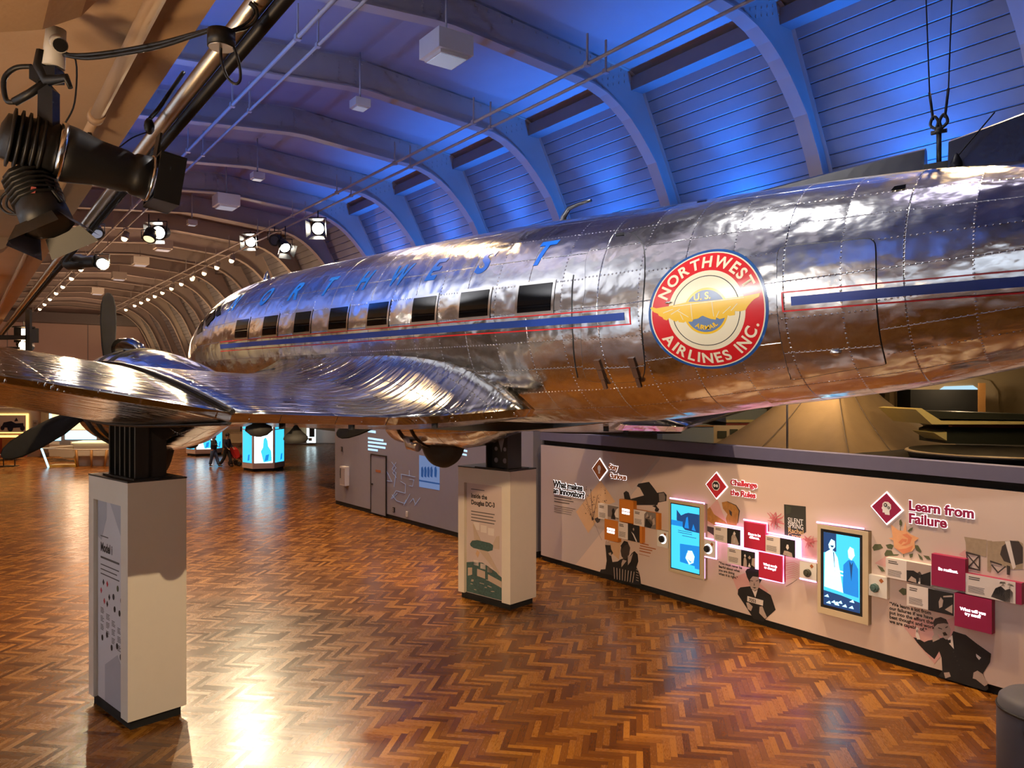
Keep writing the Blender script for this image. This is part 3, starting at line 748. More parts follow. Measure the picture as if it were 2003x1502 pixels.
def wtext(body, cap, x, z, y, mat, parent, bold=.02, align='LEFT', line=1.0, name='lettering', extrude=0.0, sx=1.0, shear=0):
    me = text_mesh(body, cap/CAP, bold, shear, align, line, extrude); b = B(); b.mesh(me, lambda co: Vector((x+co.x*sx, y-co.z, z+co.y)))
    return b.build(name, mat, parent)
o1, xa, xb, yy = pedestal('pedestal', 'tall cream pedestal under the near wing with a Model i panel in its side', -4.67, 9.32, 1.32, .72, 3.03, 3.75, 'panel_grey_light')
W = xb-xa
wtext('Model i', .11, xa+.10, 2.06, yy-.001, 'ink', o1, .035, sx=.82)
b = B(); b.box(xa+.10, xa+.36, yy-.002, yy, 2.25, 2.262); strips(b, xa+.10, xa+.74, 1.99, .026, 1, .05, yy, .05); strips(b, xa+.10, xa+.74, 1.89, .014, 3, .06, yy, .2)
for i in range(3):
    for j in range(4): strips(b, xa+.1+j*.19, xa+.22+j*.19, 1.32-.05*j-i*.11, .008, 4, .02, yy, .4)
b.build('panel_text', 'ink_soft', o1)
b = B()
for k, (x, z) in enumerate(((.14, 1.66), (.27, 1.66), (.06, 1.54), (.34, 1.5), (.17, 1.42), (.27, 1.4), (.62, 1.66), (.48, 1.53), (.74, 1.53), (.52, 1.38), (.68, 1.36), (.1, .93), (.26, 1.0), (.42, .87), (.6, .93), (.72, .82))):
    b.mi = (0, 1, 1, 0, 1, 0, 2, 0, 0, 0, 0, 0, 0, 0, 0, 0)[k]; r = .03
    pts = [(xa+.06+x+r*math.cos(t*math.pi/(2 if k < 6 else 6)), z+r*1.3*math.sin(t*math.pi/(2 if k < 6 else 6))) for t in range(4 if k < 6 else 12)]
    b.prism(pts, yy-.003, yy)
b.build('diagram', ['ink', 'sign_red', 'leaf_print'], o1)
b = B(); b.prism([(xa, 2.72), (xa+.3, 2.72), (xa+.3, 2.5), (xa+.12, 2.2), (xa, 2.24)], yy-.001, yy); b.prism([(xa+.42, 2.72), (xb, 2.72), (xb, 2.3), (xb-.1, 2.3)], yy-.001, yy); b.prism([(xa+.25, .13), (xb-.06, .13), (xb-.06, .66), (xb-.24, .82), (xa+.25, .6)], yy-.001, yy); b.build('printed_facets', 'panel_grey', o1)
o2, xa, xb, yy = pedestal('pedestal', 'wide cream pedestal under the far wing with an Inside the Douglas DC-3 panel', -.033, 14.37, 1.42, .74, 2.61, 3.4, 'panel_pink')
wtext('Inside the\nDouglas DC-3', .085, xa+.13, 2.02, yy-.001, 'ink', o2, .035, line=1.05, sx=.9)
b = B(); b.box(xa+.13, xa+.50, yy-.002, yy, 2.18, 2.195); strips(b, xa+.13, xa+.82, 1.76, .018, 4, .06, yy, .15); b.build('panel_text', 'ink_soft', o2)
b = B(); q = xa+.1
b.mi = 0; b.prism([(q, 1.1), (q+.06, 1.17), (q+.2, 1.2), (q+.55, 1.19), (q+.64, 1.16), (q+.62, 1.06), (q+.5, 1.02), (q+.1, 1.03), (q+.02, 1.06)], yy-.004, yy)
b.mi = 1; b.prism([(q+.08, 1.5), (q+.11, 1.5), (q+.3, 1.2), (q+.12, 1.2)], yy-.003, yy); b.prism([(q+.22, 1.03), (q+.48, 1.03), (q+.8, .66), (q+.8, .60)], yy-.003, yy); b.prism([(q+.62, 1.16), (q+.72, 1.34), (q+.8, 1.36), (q+.8, 1.1), (q+.66, 1.1)], yy-.003, yy)
b.mi = 2; b.ball((q+.24, yy, 1.11), .04, 10, (1, .1, 1)); b.ball((q+.40, yy, 1.11), .04, 10, (1, .1, 1)); b.prism([(q+.2, 1.0), (q+.27, .97), (q+.22, .86), (q+.16, .93)], yy-.004, yy)
b.build('plane_drawing', ['teal_print', 'beige_print', 'tan_print'], o2)
b = B()
for i in range(3): b.box(xa+.2+i*.2, xa+.36+i*.2, yy-.002, yy, 1.40-.03*i, 1.54-.03*i); b.box(xa+.2+i*.19, xa+.34+i*.19, yy-.002, yy, .70-.04*i, .80-.04*i)
b.build('caption_boxes', 'paper', o2)
b = B(); b.prism([(xa, .14), (xb, .14), (xb, .55), (xb-.2, .66), (xa+.45, .78), (xa+.2, .76), (xa, .72)], yy-.002, yy); b.mi = 1; b.prism([(xa+.04, .62), (xa+.16, .64), (xa+.16, .5), (xa+.04, .46)], yy-.003, yy); b.prism([(xa+.3, .64), (xa+.52, .62), (xa+.52, .48), (xa+.3, .5)], yy-.003, yy); b.prism([(xa+.6, .58), (xb-.05, .5), (xb-.05, .38), (xa+.6, .46)], yy-.003, yy)
for k in range(14): x = xa+.1+random.random()*.7; z = .18+random.random()*.28; b.box(x, x+.06, yy-.003, yy, z, z+.012)
b.build('cockpit_picture', ['teal_print', 'beige_print'], o2)
for (o, ls, ln, h, sg) in ((o1, 1.32, .72, 3.03, -1), (o2, 1.42, .74, 2.61, 1)):
    wz = wing_pt(sg, 3.5, .5, False).z-.01
    if sg < 0:
        st = thing('steel_post', 'black steel post cluster between the Model i pedestal and the near wing', 'support', (o.location.x, o.location.y, h+.02), ROT_PLANE)
        for i, (x0, x1) in enumerate(((-.95, -.72), (-.60, -.40), (-.28, -.08))):
            b = B(); b.box(x0, x0+.04, .12, .5, 0, wz-h-.02); b.box(x1-.04, x1, .12, .5, 0, wz-h-.02); b.box(x0, x1, .28, .32, 0, wz-h-.02); b.build('post', 'black', st)
        b = B(); b.box(-1.05, -.02, .08, .55, 0, .02); b.build('foot_plate', 'black', st)
        b = B(); b.tube([(-.66, .2, .02), (-.64, .18, .3), (-.68, .2, .62)], .03, 8); b.build('jack_screw', 'chrome', st)
    else:
        st = thing('steel_post', 'black steel bracket with round holes on the Inside the Douglas DC-3 pedestal', 'support', (o.location.x, o.location.y, h+.02), ROT_PLANE)
        b = B(); H = wz-h-.02; b.box(-.62, -.12, .14, .18, 0, H); b.box(-.66, -.62, .02, .4, 0, H); b.box(-.12, -.08, .02, .4, 0, H); b.build('post', 'black', st)
        b = B()
        for x, z, r in ((-.5, .16, .05), (-.27, .16, .05), (-.5, .38, .04), (-.27, .38, .04), (-.55, .58, .025), (-.2, .58, .025)): b.cyl((x, .136, z), (x, .141, z), r, None, 18)
        b.prism([(-.5, H-.05), (-.25, H-.05), (-.36, .32)], .136, .14); b.build('cutout', 'wall_grey', st)
        b = B(); b.box(-.95, -.02, .0, .55, 0, .02); b.build('foot_plate', 'black', st)
# dark domes hanging below the trailing edge
for i, (px, py, w, lab) in enumerate(((504, 838, .17, 'shallow dark dome lamp hanging below the wing edge in front of the bright kiosk screens'), (576, 852, .19, 'dark bell-shaped lamp hanging below the wing edge beside the screen kiosk'))):
    for eta in [3.6-.02*k for k in range(110)]:
        p = wing_pt(-1, eta, .93, False); X = C[0]+p.x*D[0]+p.y*N[0]; Y = C[1]+p.x*D[1]+p.y*N[1]
        if CX+F*X/Y > px: break
    o = thing('dome_lamp', lab, 'lamp', (X, Y, p.z-.005))
    hh = (py-HZ)/F*Y; dz = CH-hh-p.z
    b = B(); b.lathe((0, 0, dz-.075), (0, 0, 1), [(0, .02), (.01, w*.5), (.045, w*.64), (.075, w*.6), (.12, w*.33), (.16, w*.16), (.18, .02)] if i else [(0, .02), (.015, w*.45), (.06, w*.75), (.10, w*.7), (.13, w*.3), (.14, .02)], 24); b.build('shade', 'matte_black', o)
    b = B(); b.cyl((0, 0, dz), (0, 0, 0), .012, None, 8); b.build('stem', 'black', o)
# ================================================================ EXHIBITION WALL THINGS
def wq(pxL, yT, yB, pxR, out=.09):
    x0, z1 = wp(pxL, yT, out); _, z0 = wp(pxL, yB, out); x1, _ = wp(pxR, yT, out)
    return x0, x1, z0, z1
def wthing(name, label, cat, x, z, group=None): return thing(name, label, cat, WALL+Vector((-HA[0]*x, -HA[1]*x, z)), ROT_WALL, group)
def halo_text(o, body, cap, mat, line, x0=0, z0=0):
    wtext(body, cap, x0, z0, -.006, 'neon_white', o, .075, line=line, name='light_halo')
    return wtext(body, cap, x0, z0, -.014, mat, o, .034, line=line, name='lettering', extrude=.006)
LINE = text_mesh('H\nH', 1.0); LPITCH = max(v.co.y for v in LINE.vertices)-min(v.co.y for v in LINE.vertices)-CAP
def sign(label, body, cx, b1, top, b2, mat, dia=None, dmat=None, icon=None):
    x, z1 = wp(cx, b1); _, zt = wp(cx, top); _, z2 = wp(cx, b2); cap = zt-z1
    o = wthing('lit_sign', label, 'sign', x, z1)
    halo_text(o, body, cap, mat, (z1-z2)/(cap/CAP*LPITCH))
    if dia:
        (xa, za), (xb, zb), (xc, zc), (xd, zd) = [wp(*p) for p in dia]
        cx_, cz_ = (xb+xd)/2-x, (za+zc)/2-z1; w = (xd-xb)/2; h = (za-zc)/2; w = h = (w+h)/2
        P = lambda k, y=0: [(cx_, cz_+h*k), (cx_-w*k, cz_), (cx_, cz_-h*k), (cx_+w*k, cz_)]
        b = B(); b.prism(P(1.13), -.012, -.008); b.build('light_halo', 'neon_white', o)
        b = B(); b.prism(P(1), -.03, -.013); b.build('diamond', dmat, o)
        b = B(); b.mi = 0
        if icon == 'bulb':
            b.prism([(cx_+.26*h*math.cos(t*.4)*.85, cz_+.12*h+.3*h*math.sin(t*.4)) for t in range(16)], -.033, -.03); b.prism([(cx_-.12*h, cz_-.4*h), (cx_+.12*h, cz_-.4*h), (cx_+.12*h, cz_-.05*h), (cx_-.12*h, cz_-.05*h)], -.033, -.03)
        elif icon == 'hands':
            b.prism([(cx_+.42*h*math.cos(t*math.pi/4+.39), cz_+.42*h*math.sin(t*math.pi/4+.39)) for t in range(8)], -.033, -.03); b.mi = 1
            b.prism([(cx_+.34*h*math.cos(t*math.pi/4+.39), cz_+.34*h*math.sin(t*math.pi/4+.39)) for t in range(8)], -.036, -.033); b.mi = 0
            for e in (-.12, .12): b.prism([(cx_+e*h+.11*h*math.cos(t*.63), cz_+.13*h*math.sin(t*.63)) for t in range(10)], -.039, -.036)
        elif icon == 'head':
            b.prism([(cx_+a*h, cz_+c*h) for a, c in ((-.32, -.02), (-.26, .1), (-.25, .3), (-.1, .44), (.14, .44), (.32, .28), (.33, .02), (.22, -.15), (.24, -.42), (-.08, -.42), (-.1, -.3), (-.25, -.3), (-.24, -.12))], -.033, -.03); b.mi = 1
            for e, f, r in ((-.04, .22, .14), (.17, .06, .10)): b.prism([(cx_+e*h+r*h*(1 if t % 2 else .7)*math.cos(t*math.pi/8), cz_+f*h+r*h*(1 if t % 2 else .7)*math.sin(t*math.pi/8)) for t in range(16)], -.036, -.033); b.mi = 0; b.prism([(cx_+e*h+r*h*.4*math.cos(t*.8), cz_+f*h+r*h*.4*math.sin(t*.8)) for t in range(8)], -.039, -.036); b.mi = 1
        b.build('icon', ['white_print', 'ink'], o)
    return o
sign('backlit black What makes an innovator? lettering at the far left of the exhibition wall', 'What makes\nan innovator?', 1083.5, 951, 939.5, 964, 'ink')
sign('backlit Stay Curious sign with orange lettering beside a brown light bulb diamond', 'Stay\nCurious', 1192, 917, 907, 934, 'orange', [(1174, 898), (1160.5, 916), (1174, 938), (1188, 918)], 'rust_sign', 'bulb')
sign('backlit red Challenge the Rules sign with an octagon icon on its diamond', 'Challenge\nthe Rules', 1430, 948, 937.5, 967.5, 'sign_red', [(1402, 925), (1383.5, 946), (1402, 974), (1422, 950.5)], 'sign_red', 'hands')
sign('backlit maroon Learn from Failure sign with a head and gears icon on its diamond', 'Learn from\nFailure', 1778, 997, 979, 1021.5, 'maroon', [(1734.7, 964.5), (1707, 987.5), (1734.7, 1022.7), (1765, 996.7)], 'maroon', 'head')
# intro text below the first heading
def prints(label, rows, mats, cat='wall graphic'):
    """flat print on the wall: rows of (material index, pixel polygon)"""
    allp = [wp(*p) for _, q in rows for p in q]; x0 = sum(p[0] for p in allp)/len(allp); z0 = min(p[1] for p in allp)
    o = wthing('wall_print', label, cat, x0, z0); b = B()
    for k, (mi, q) in enumerate(rows):
        b.mi = mi; P = [wp(*p) for p in q]; y = -.002-.0006*k
        a = sum(P[i][0]*P[(i+1) % len(P)][1]-P[(i+1) % len(P)][0]*P[i][1] for i in range(len(P)))
        if a < 0: P = P[::-1]
        b.face([b.bm.verts.new((x-x0, y, z-z0)) for x, z in P])
    b.build('print', mats, o); return o, x0, z0
def c6(*P): return [(x/5.0067+1060, y/5.0067+860) for x, y in P]
def c62(*P): return [(x/7.905+1140, y/7.905+960) for x, y in P]
def c7(*P): return [(x/4.55+1300, y/4.55+900) for x, y in P]
def c72(*P): return [(x/6.258+1380, y/6.258+980) for x, y in P]
def c8(*P): return [(x/3.265+1580, y/3.265+940) for x, y in P]
def c82(*P): return [(x/5.179+1690, y/5.179+970) for x, y in P]
def textblock(label, lines, mat, body=None):
    """lines of pixel (x0, y0, x1, y1, height px)"""
    o, x0, z0 = prints(label, [(0, [(a, b_-h/2), (c, d-h/2), (c, d+h/2), (a, b_+h/2)]) for a, b_, c, d, h in lines], [mat], 'text')
    return o
textblock('small black paragraph printed under the What makes an innovator? heading', [(1084, 970, 1118, 976, 1.8), (1084, 975, 1122, 981.5, 1.8), (1084, 980, 1114, 985, 1.8), (1084, 988.5, 1126, 996, 1.0), (1084, 992.5, 1121, 999, 1.0), (1084, 996, 1119, 1003, 1.0), (1084, 1000, 1118, 1007, 1.0)], 'ink_soft')
textblock('orange quotation printed between the dandelion card and the square dial panel', [(1252, 1062, 1269, 1066, 2.2), (1252, 1067, 1283, 1074, 2.2), (1251, 1072, 1276, 1077, 2.2), (1251, 1077, 1273, 1082, 2.2), (1250, 1083, 1271, 1088.5, 1)], 'rust_sign')
def quote(label, px, py, cap_px, body, dy):
    x, z = wp(px, py); _, zt = wp(px, py-cap_px); _, z2 = wp(px, py+dy); cap = zt-z
    o = wthing('wall_quote', label, 'text', x, z); wtext(body, cap, 0, 0, -.003, 'ink', o, .03, line=(z-z2)/(cap/CAP*LPITCH)); return o
quote('black printed quotation beside the portrait of a woman holding a number plate', 1406, 1102.5, 4.6, '“You must never be\nfearful about what\nyou are doing\nwhen it is right.”', 7)
quote('black printed quotation above the leaning man in a dark suit', 1740, 1183, 6.3, '“We learn a lot from\nour failures if we have\nput into the effort the\nbest thought and work\nwe are capable of.”', 8.6)
# cards
def story(label, L, T, Bt, R, split, group, end=None, photo=0, out=.09, capped='crimson'):
    x0, x1, z0, z1 = wq(L, T, Bt, R, out); o = wthing('story_card', label, 'wall panel', x0, z0, group); w = x1-x0; h = z1-z0
    b = B(); b.box(0, w, -out+.004, 0, 0, h); b.build('backing', end or 'paper', o)
    b = B(); b.box(0, w*split, -out, -out+.004, 0, h); b.build('text_panel', 'paper', o)
    b = B(); strips(b, .06*w, w*split*.62, h*.88, h*.05, 2, h*.09, -out, .3); strips(b, .05*w, w*split*.78, h*.42, h*.022, 6, h*.055, -out, .1); b.build('printed_text', 'ink_soft', o)
    b = B(); xs = w*split; ww = w*(.985 if not end or end == 'paper' else .90)-xs; yb = -out
    b.box(xs, xs+ww, yb, yb+.004, 0, h); pr = b.build('photograph', 'ink' if photo in (2, 3, 4, 5, 6, 8) else 'ink_mid', o)
    b = B()
    def poly(mi, pts): b.mi = mi; b.prism([(xs+ww*px, h*pz) for px, pz in pts], yb-.002, yb)
    if photo == 0: poly(0, [(.3, .15), (.72, .15), (.62, .5), (.66, .72), (.52, .88), (.38, .7), (.42, .5)]); poly(1, [(0, 0), (1, 0), (1, .2), (0, .26)]); poly(2, [(.62, .5), (.8, .8), (1, .95), (1, .3), (.75, .3)])
    elif photo == 1: poly(0, [(.05, .05), (.55, .0), (.75, .3), (.7, .62), (.4, .72), (.12, .6)]); poly(1, [(.12, .6), (.3, .9), (.42, .6), (.6, .85), (.68, .55), (.9, .7), (.95, .3), (.7, .2)]); poly(2, [(.0, .8), (.2, 1), (0, 1)])
    elif photo == 2: poly(1, [(.42, .72), (.5, .82), (.56, .72), (.5, .62)]); poly(2, [(.3, .55), (.5, .45), (.75, .12), (.8, .0), (.72, 0), (.45, .38)])
    elif photo == 3: poly(1, [(.3, .0), (.34, .5), (.45, .66), (.62, .64), (.75, .42), (.9, .1), (.8, 0)]); poly(2, [(.45, .7), (.55, .86), (.66, .72), (.56, .6)]); poly(2, [(.45, .1), (.55, .45), (.66, .4), (.6, .05)])
    elif photo == 4: poly(1, [(.15, .0), (.2, .5), (.3, .6), (.4, .4), (.42, 0)]); poly(2, [(.2, .66), (.28, .78), (.36, .66), (.28, .58)]); poly(1, [(.5, .6), (.62, .75), (.72, .6), (.6, .5)]); poly(1, [(.75, .2), (.8, .6), (1, .66), (1, .1)]); poly(2, [(.5, .05), (.6, .3), (.7, .05)])
    elif photo == 5: poly(2, [(.40, .5), (.46, .68), (.56, .68), (.6, .5), (.5, .36)]); poly(1, [(.2, .05), (.28, .3), (.5, .3), (.78, .24), (.85, .0)]); poly(2, [(.3, .1), (.45, .22), (.58, .1)])
    elif photo == 6: poly(1, [(.0, .55), (.3, .6), (.6, .45), (1, .7), (1, 1), (0, 1)]); poly(1, [(.06, .05), (.2, .3), (.4, .2), (.42, .02)]); poly(0, [(.42, .1), (.48, .55), (.56, .62), (.64, .5), (.68, .1)]); poly(2, [(.49, .0), (.52, .3), (.58, .3), (.58, 0)])
    elif photo == 7: poly(3, [(0, 0), (1, 0), (1, 1), (0, 1)]); poly(0, [(.02, .1), (.2, .55), (.42, .7), (.6, .55), (.78, .66), (.9, .5), (.92, .02), (.6, .0), (.3, .05)]); poly(1, [(.42, .7), (.5, .84), (.6, .72)]); poly(0, [(.36, .8), (.4, .9), (.58, .92), (.64, .82)]); poly(1, [(.72, .68), (.8, .8), (.88, .66)]); poly(0, [(.66, .8), (.72, .9), (.88, .88), (.94, .78)])
    elif photo == 8: poly(1, [(.42, .5), (.5, .72), (.6, .6), (.56, .3), (.44, .2)]); poly(1, [(.6, .8), (.95, .92), (.95, .84), (.6, .74)]); poly(1, [(.66, .2), (.95, .5), (.95, .1)]); poly(2, [(.46, .56), (.5, .66), (.56, .56)])
    b.build('photo_figures', ['ink', 'skin_print', 'paper', 'paper'], pr)
    return o
def block(label, L, T, Bt, R, mat, group, lines=None, out=.10, text_px=None):
    x0, x1, z0, z1 = wq(L, T, Bt, R, out); o = wthing('color_block', label, 'wall panel', x0, z0, group); w = x1-x0; h = z1-z0
    b = B(); b.box(0, w, -out, 0, 0, h); b.build('panel', mat, o)
    if lines: wtext(lines, h*.085, w*.5, h*.52, -out-.002, 'text_glow', o, .04, 'CENTER', .95)
    else:
        b = B(); strips(b, w*.2, w*.78, h*.6, h*.10, 2, h*.14, -out, .1); b.build('lettering', 'text_glow', o)
    return o
def dial(label, L, T, Bt, R, mat, group, lit, dx=.5, dz=.4, out=.08, octo=True):
    x0, x1, z0, z1 = wq(L, T, Bt, R, out); o = wthing('dial_panel', label, 'wall panel', x0, z0, group); w = x1-x0; h = z1-z0
    b = B(); b.box(0, w, -out, 0, 0, h); b.build('panel', 'white_board', o)
    r = .21*h; c = (w*dx, -out, h*dz)
    if lit: b = B(); b.lathe((c[0]+r*.15, -out-.001, c[2]), (0, -1, 0), [(0, r*1.35), (.004, r*1.35)], 24); b.build('light_ring', 'neon_white', o)
    b = B(); b.lathe(c, (0, -1, 0), [(0, r), (.04, r), (.05, r*.9)], 8 if octo else 24); b.lathe((c[0], c[1]-.05, c[2]), (0, -1, 0), [(0, r*.5), (.015, r*.45)], 16); b.build('dial', mat, o)
    b = B(); b.prism([(w*.72+.12*w*math.cos(t*math.pi/2), h*.8+.12*w*math.sin(t*math.pi/2)) for t in range(4)], -out-.002, -out); b.build('diamond_mark', 'rust_sign', o)
    return o
def screen(label, L, T, Bt, R, dL, dT, dB, dR, group, out=.10, which=0):
    x0, x1, z0, z1 = wq(L, T, Bt, R, out); a0, a1, c0, c1 = wq(dL, dT, dB, dR, out); o = wthing('touch_screen', label, 'screen', x0, z0, group); w = x1-x0; h = z1-z0
    fx0, fx1, fz0, fz1 = a0-x0, a1-x0, c0-z0, c1-z0
    b = B(); b.box(0, w, -out+.02, 0, 0, h)
    b.box(0, fx0, -out, 0, 0, h); b.box(fx1, w, -out, 0, 0, h); b.box(fx0, fx1, -out, 0, 0, fz0); b.box(fx0, fx1, -out, 0, fz1, h); b.build('frame', 'wood_frame', o)
    b = B(); b.box(fx0, fx1, -out+.01, -out+.02, fz0, fz1); b.build('bezel', 'black', o)
    m = .02 if which == 0 else .05; X = lambda t: fx0+m+(fx1-fx0-2*m)*t; Z = lambda t: fz0+m+(fz1-fz0-2*m)*t; y = -out+.008
    b = B(); b.box(X(0), X(1), y, y+.002, Z(0), Z(1)); b.build('display', 'screen_cyan', o); b = B()
    def poly(mi, pts, k=1): b.mi = mi; b.prism([(X(p), Z(q)) for p, q in pts], y-.001*k, y)
    if which == 0:
        poly(0, [(0, .67), (.42, .67), (.42, .75), (0, .75)], 2); poly(1, [(.2, .92), (.36, .84), (.5, .88), (.62, .9), (1, .9), (1, .62), (.5, .63), (.2, .76)]); poly(2, [(.48, .66), (.55, .82), (.6, .84), (.64, .66)], 3); poly(2, [(.74, .65), (.8, .74), (.88, .64)], 3)
        for k, (p, q) in enumerate(((.25, .6), (.25, .57), (.4, .53))): poly(1, [(p, q), (p+.5, q), (p+.5, q+.008), (p, q+.008)])
        poly(2, [(.32, .12), (1, .1), (1, .42), (.32, .4)]); poly(0, [(.36, .14), (.42, .3), (.55, .38), (.62, .3), (.5, .25), (.5, .15)], 3); poly(3, [(.52, .2), (.6, .32), (.75, .33), (.84, .25), (.8, .15), (.65, .11)], 3); poly(2, [(.6, .19), (.72, .16), (.8, .2), (.7, .14)], 4); poly(0, [(.85, .07), (1, .07), (1, .14), (.85, .14)], 4)
    else:
        poly(1, [(0, .72), (.36, .76), (.36, 1), (0, 1)]); poly(3, [(.14, .84), (.22, .92), (.32, .9), (.33, .82), (.25, .77), (.16, .79)], 3); poly(1, [(.2, .835), (.3, .835), (.27, .81), (.22, .81)], 5)
        poly(3, [(.02, .25), (.04, .72), (.2, .78), (.3, .76), (.4, .68), (.56, .22)], 2); poly(2, [(.54, .22), (.56, .6), (.7, .68), (.84, .68), (.96, .58), (.97, .2)], 2); poly(3, [(.68, .8), (.74, .86), (.84, .84), (.87, .75), (.78, .68), (.7, .71)], 3); poly(1, [(.72, .67), (.78, .62), (.82, .66), (.78, .4)], 4); poly(1, [(.27, .76), (.3, .74), (.33, .45)], 4)
        poly(1, [(0, .0), (1, .0), (1, .14), (.5, .18), (0, .2)], 3)
        for k in range(9): p = random.random()*.85; q = .02+random.random()*.1; poly(3, [(p, q), (p+.1, q+.04), (p+.14, q)], 5)
        for k in range(5): poly(4, [(.12, .53-.025*k), (.45+.1*(k % 2), .52-.025*k), (.45+.1*(k % 2), .535-.025*k), (.12, .545-.025*k)], 6)
    b.build('screen_picture', ['screen_mid', 'screen_dark', 'screen_mid', 'screen_pale', 'screen_white'], o)
    return o
def neon(parent_label, rows):
    """pink light edges: pixel polyline standing just off the cards"""
    P = [[wp(x, y, .07) for x, y in r] for r in rows]; x0 = P[0][0][0]; z0 = min(p[1] for r in P for p in r)
    o = wthing('edge_light', parent_label, 'light', x0, z0); b = B()
    for r in P: b.tube([(x-x0, -.075, z-z0) for x, z in r], .016, 6)
    b.build('light_strip', 'neon_pink', o)
GA_, GC_, GD_ = 'panels of the Stay Curious display', 'panels of the Challenge the Rules display', 'panels of the Learn from Failure display'
story('text card with a grey seated figure, left end of the orange cluster', 1170, 984.2, 1013.8, 1210.5, .47, GA_, None, 0)
block('upper orange block with two glowing text lines in the Stay Curious cluster', 1211.2, 975.8, 1018.8, 1238.8, 'orange', GA_)
story('orange-edged text card with a round dark machine, right end of the orange cluster', 1239.2, 995.8, 1026.4, 1287.7, .44, GA_, 'orange', 1)
block('lower orange block with two glowing text lines in the Stay Curious cluster', 1182.4, 1014.2, 1054.7, 1208.6, 'orange', GA_)
story('orange-edged text card with a black photo of a pale streak, lower row', 1208.8, 1019.8, 1051.7, 1255.7, .42, GA_, 'orange', 2)
dial('small white square panel with a black dial left of the first touch screen', 1285.3, 1035.8, 1067.7, 1306.7, 'black', GA_, True, .5, .5, octo=False)
screen('tall cyan touch screen in a wooden frame showing a smiling child', 1307.7, 975.8, 1116.5, 1377, 1311, 982.6, 1111, 1368.8, 'touch screens on the exhibition wall')
dial('small white square panel with a black octagon dial right of the smiling child screen', 1373.6, 1053.8, 1088, 1400, 'black', GC_, True, .42, .5)
story('text card with a standing guitarist photo, left end of the red cluster', 1396.3, 1027.5, 1057.1, 1454, .46, GC_, 'neon_pink', 3)
block('red block reading Dare to be different in glowing letters', 1455, 1019.8, 1070.3, 1496.7, 'crimson', GC_, 'Dare to be\ndifferent.')
story('text card with a dark photo of a seated person, right end of the red cluster', 1496.3, 1046.2, 1079, 1562, .46, GC_, 'neon_pink', 5)
story('text card with a crowd photo, lower row of the Challenge the Rules cluster', 1422.6, 1069.2, 1100.4, 1483, .46, GC_, 'neon_pink', 4)
block('red block reading What needs to change? in glowing letters', 1484, 1079, 1128.6, 1529.7, 'crimson', GC_, 'What needs\nto change?')
dial('small white square panel with a dark green dial left of the two men screen', 1564.4, 1095.6, 1130.8, 1597, 'olive', GC_, False, .5, .4, octo=False)
screen('tall cyan touch screen in a wooden frame showing two men in suits', 1599, 1024.2, 1197.3, 1698, 1605, 1033.4, 1186.5, 1687, 'touch screens on the exhibition wall', which=1)
dial('small white square panel with a teal octagon dial right of the two men screen', 1695.8, 1122, 1163, 1735, 'teal_print', GD_, False, .42, .42)
story('text card with a lone figure in a field, left end of Learn from Failure', 1732.5, 1090, 1128.4, 1821.5, .47, GD_, None, 6)
block('maroon block reading Be resilient in glowing letters', 1822, 1082.4, 1143.7, 1888, 'maroon', GD_, 'Be resilient.')
story('maroon-edged text card with a photo of two men in bowler hats', 1888.7, 1120.7, 1161, 1998, .46, GD_, 'maroon', 7)
story('text card with a man in a dark workshop, lower row under Be resilient', 1773.6, 1142, 1183.5, 1867, .46, GD_, None, 8)
block('maroon block reading What will you try next? in glowing letters', 1867, 1159, 1223.3, 1940, 'maroon', GD_, 'What will you\ntry next?')
neon('pink light edge on the top and right side of the smiling child screen', [[(1311, 974), (1378, 984), (1378, 1051)], [(1374, 1051), (1401.5, 1056), (1401.5, 1093), (1374, 1087)], [(1378, 1092), (1378, 1131)]])
neon('pink light edge stepping along the red Challenge the Rules cards', [[(1400, 1023), (1454, 1033)], [(1455, 1016), (1501, 1023.5), (1501, 1041), (1566, 1054), (1566, 1090)], [(1425, 1065), (1533, 1086), (1533, 1140), (1486, 1130)], [(1453, 1035), (1453, 1066)]])
neon('pink light edge above the green dial and the two men screen', [[(1562, 1091), (1597, 1097)], [(1598, 1021), (1690, 1034)], [(1565, 1131), (1597, 1138)]])
neon('pink light line at the foot of the two men screen', [[(1605, 1193.5), (1680, 1210)]])
# printed figures ------------------------------------------------------
prints('tan printed diamond with a dandelion head losing its seeds', [(0, c6((575, 395), (720, 610), (640, 640), (455, 915), (335, 705)))]
       + [(1, c6((512+x-s, 765-y), (512+x, 765-y-s), (512+x+s, 765-y), (512+x, 765-y+s))) for x, y, s in [(random.uniform(-110, 130)*(1 if k % 3 else .5), random.uniform(40, 330)*(1 if k % 3 else .7), random.uniform(2, 6)) for k in range(70)] if True]
       + [(1, c6((500, 760), (515, 755), (525, 780), (505, 790))), (1, c6((530, 770), (560, 758), (590, 768), (580, 800), (560, 815), (540, 795)))]
       + [(1, c6((512, 772), (a, c_), (a+3, c_+2), (515, 774))) for a, c_ in ((410, 620), (440, 560), (490, 480), (560, 540), (470, 680), (600, 980))], ['tan_print', 'ink_brown'])
prints('black printed propeller airplane above the orange cards', [(0, c6((800, 520), (825, 500), (850, 515), (870, 580), (1000, 545), (960, 470), (930, 455), (945, 430), (1050, 412), (1080, 450), (1110, 490), (1130, 520), (1195, 510), (1222, 540), (1220, 600), (1140, 615), (1130, 640), (900, 640), (880, 600), (810, 585))), (1, c6((1145, 525), (1195, 518), (1210, 560), (1205, 600), (1150, 605))), (0, c6((1110, 640), (1118, 640), (1135, 665), (1150, 680), (1140, 702), (1118, 706), (1105, 690), (1115, 665), (1080, 650)))], ['ink', 'ink_mid'])
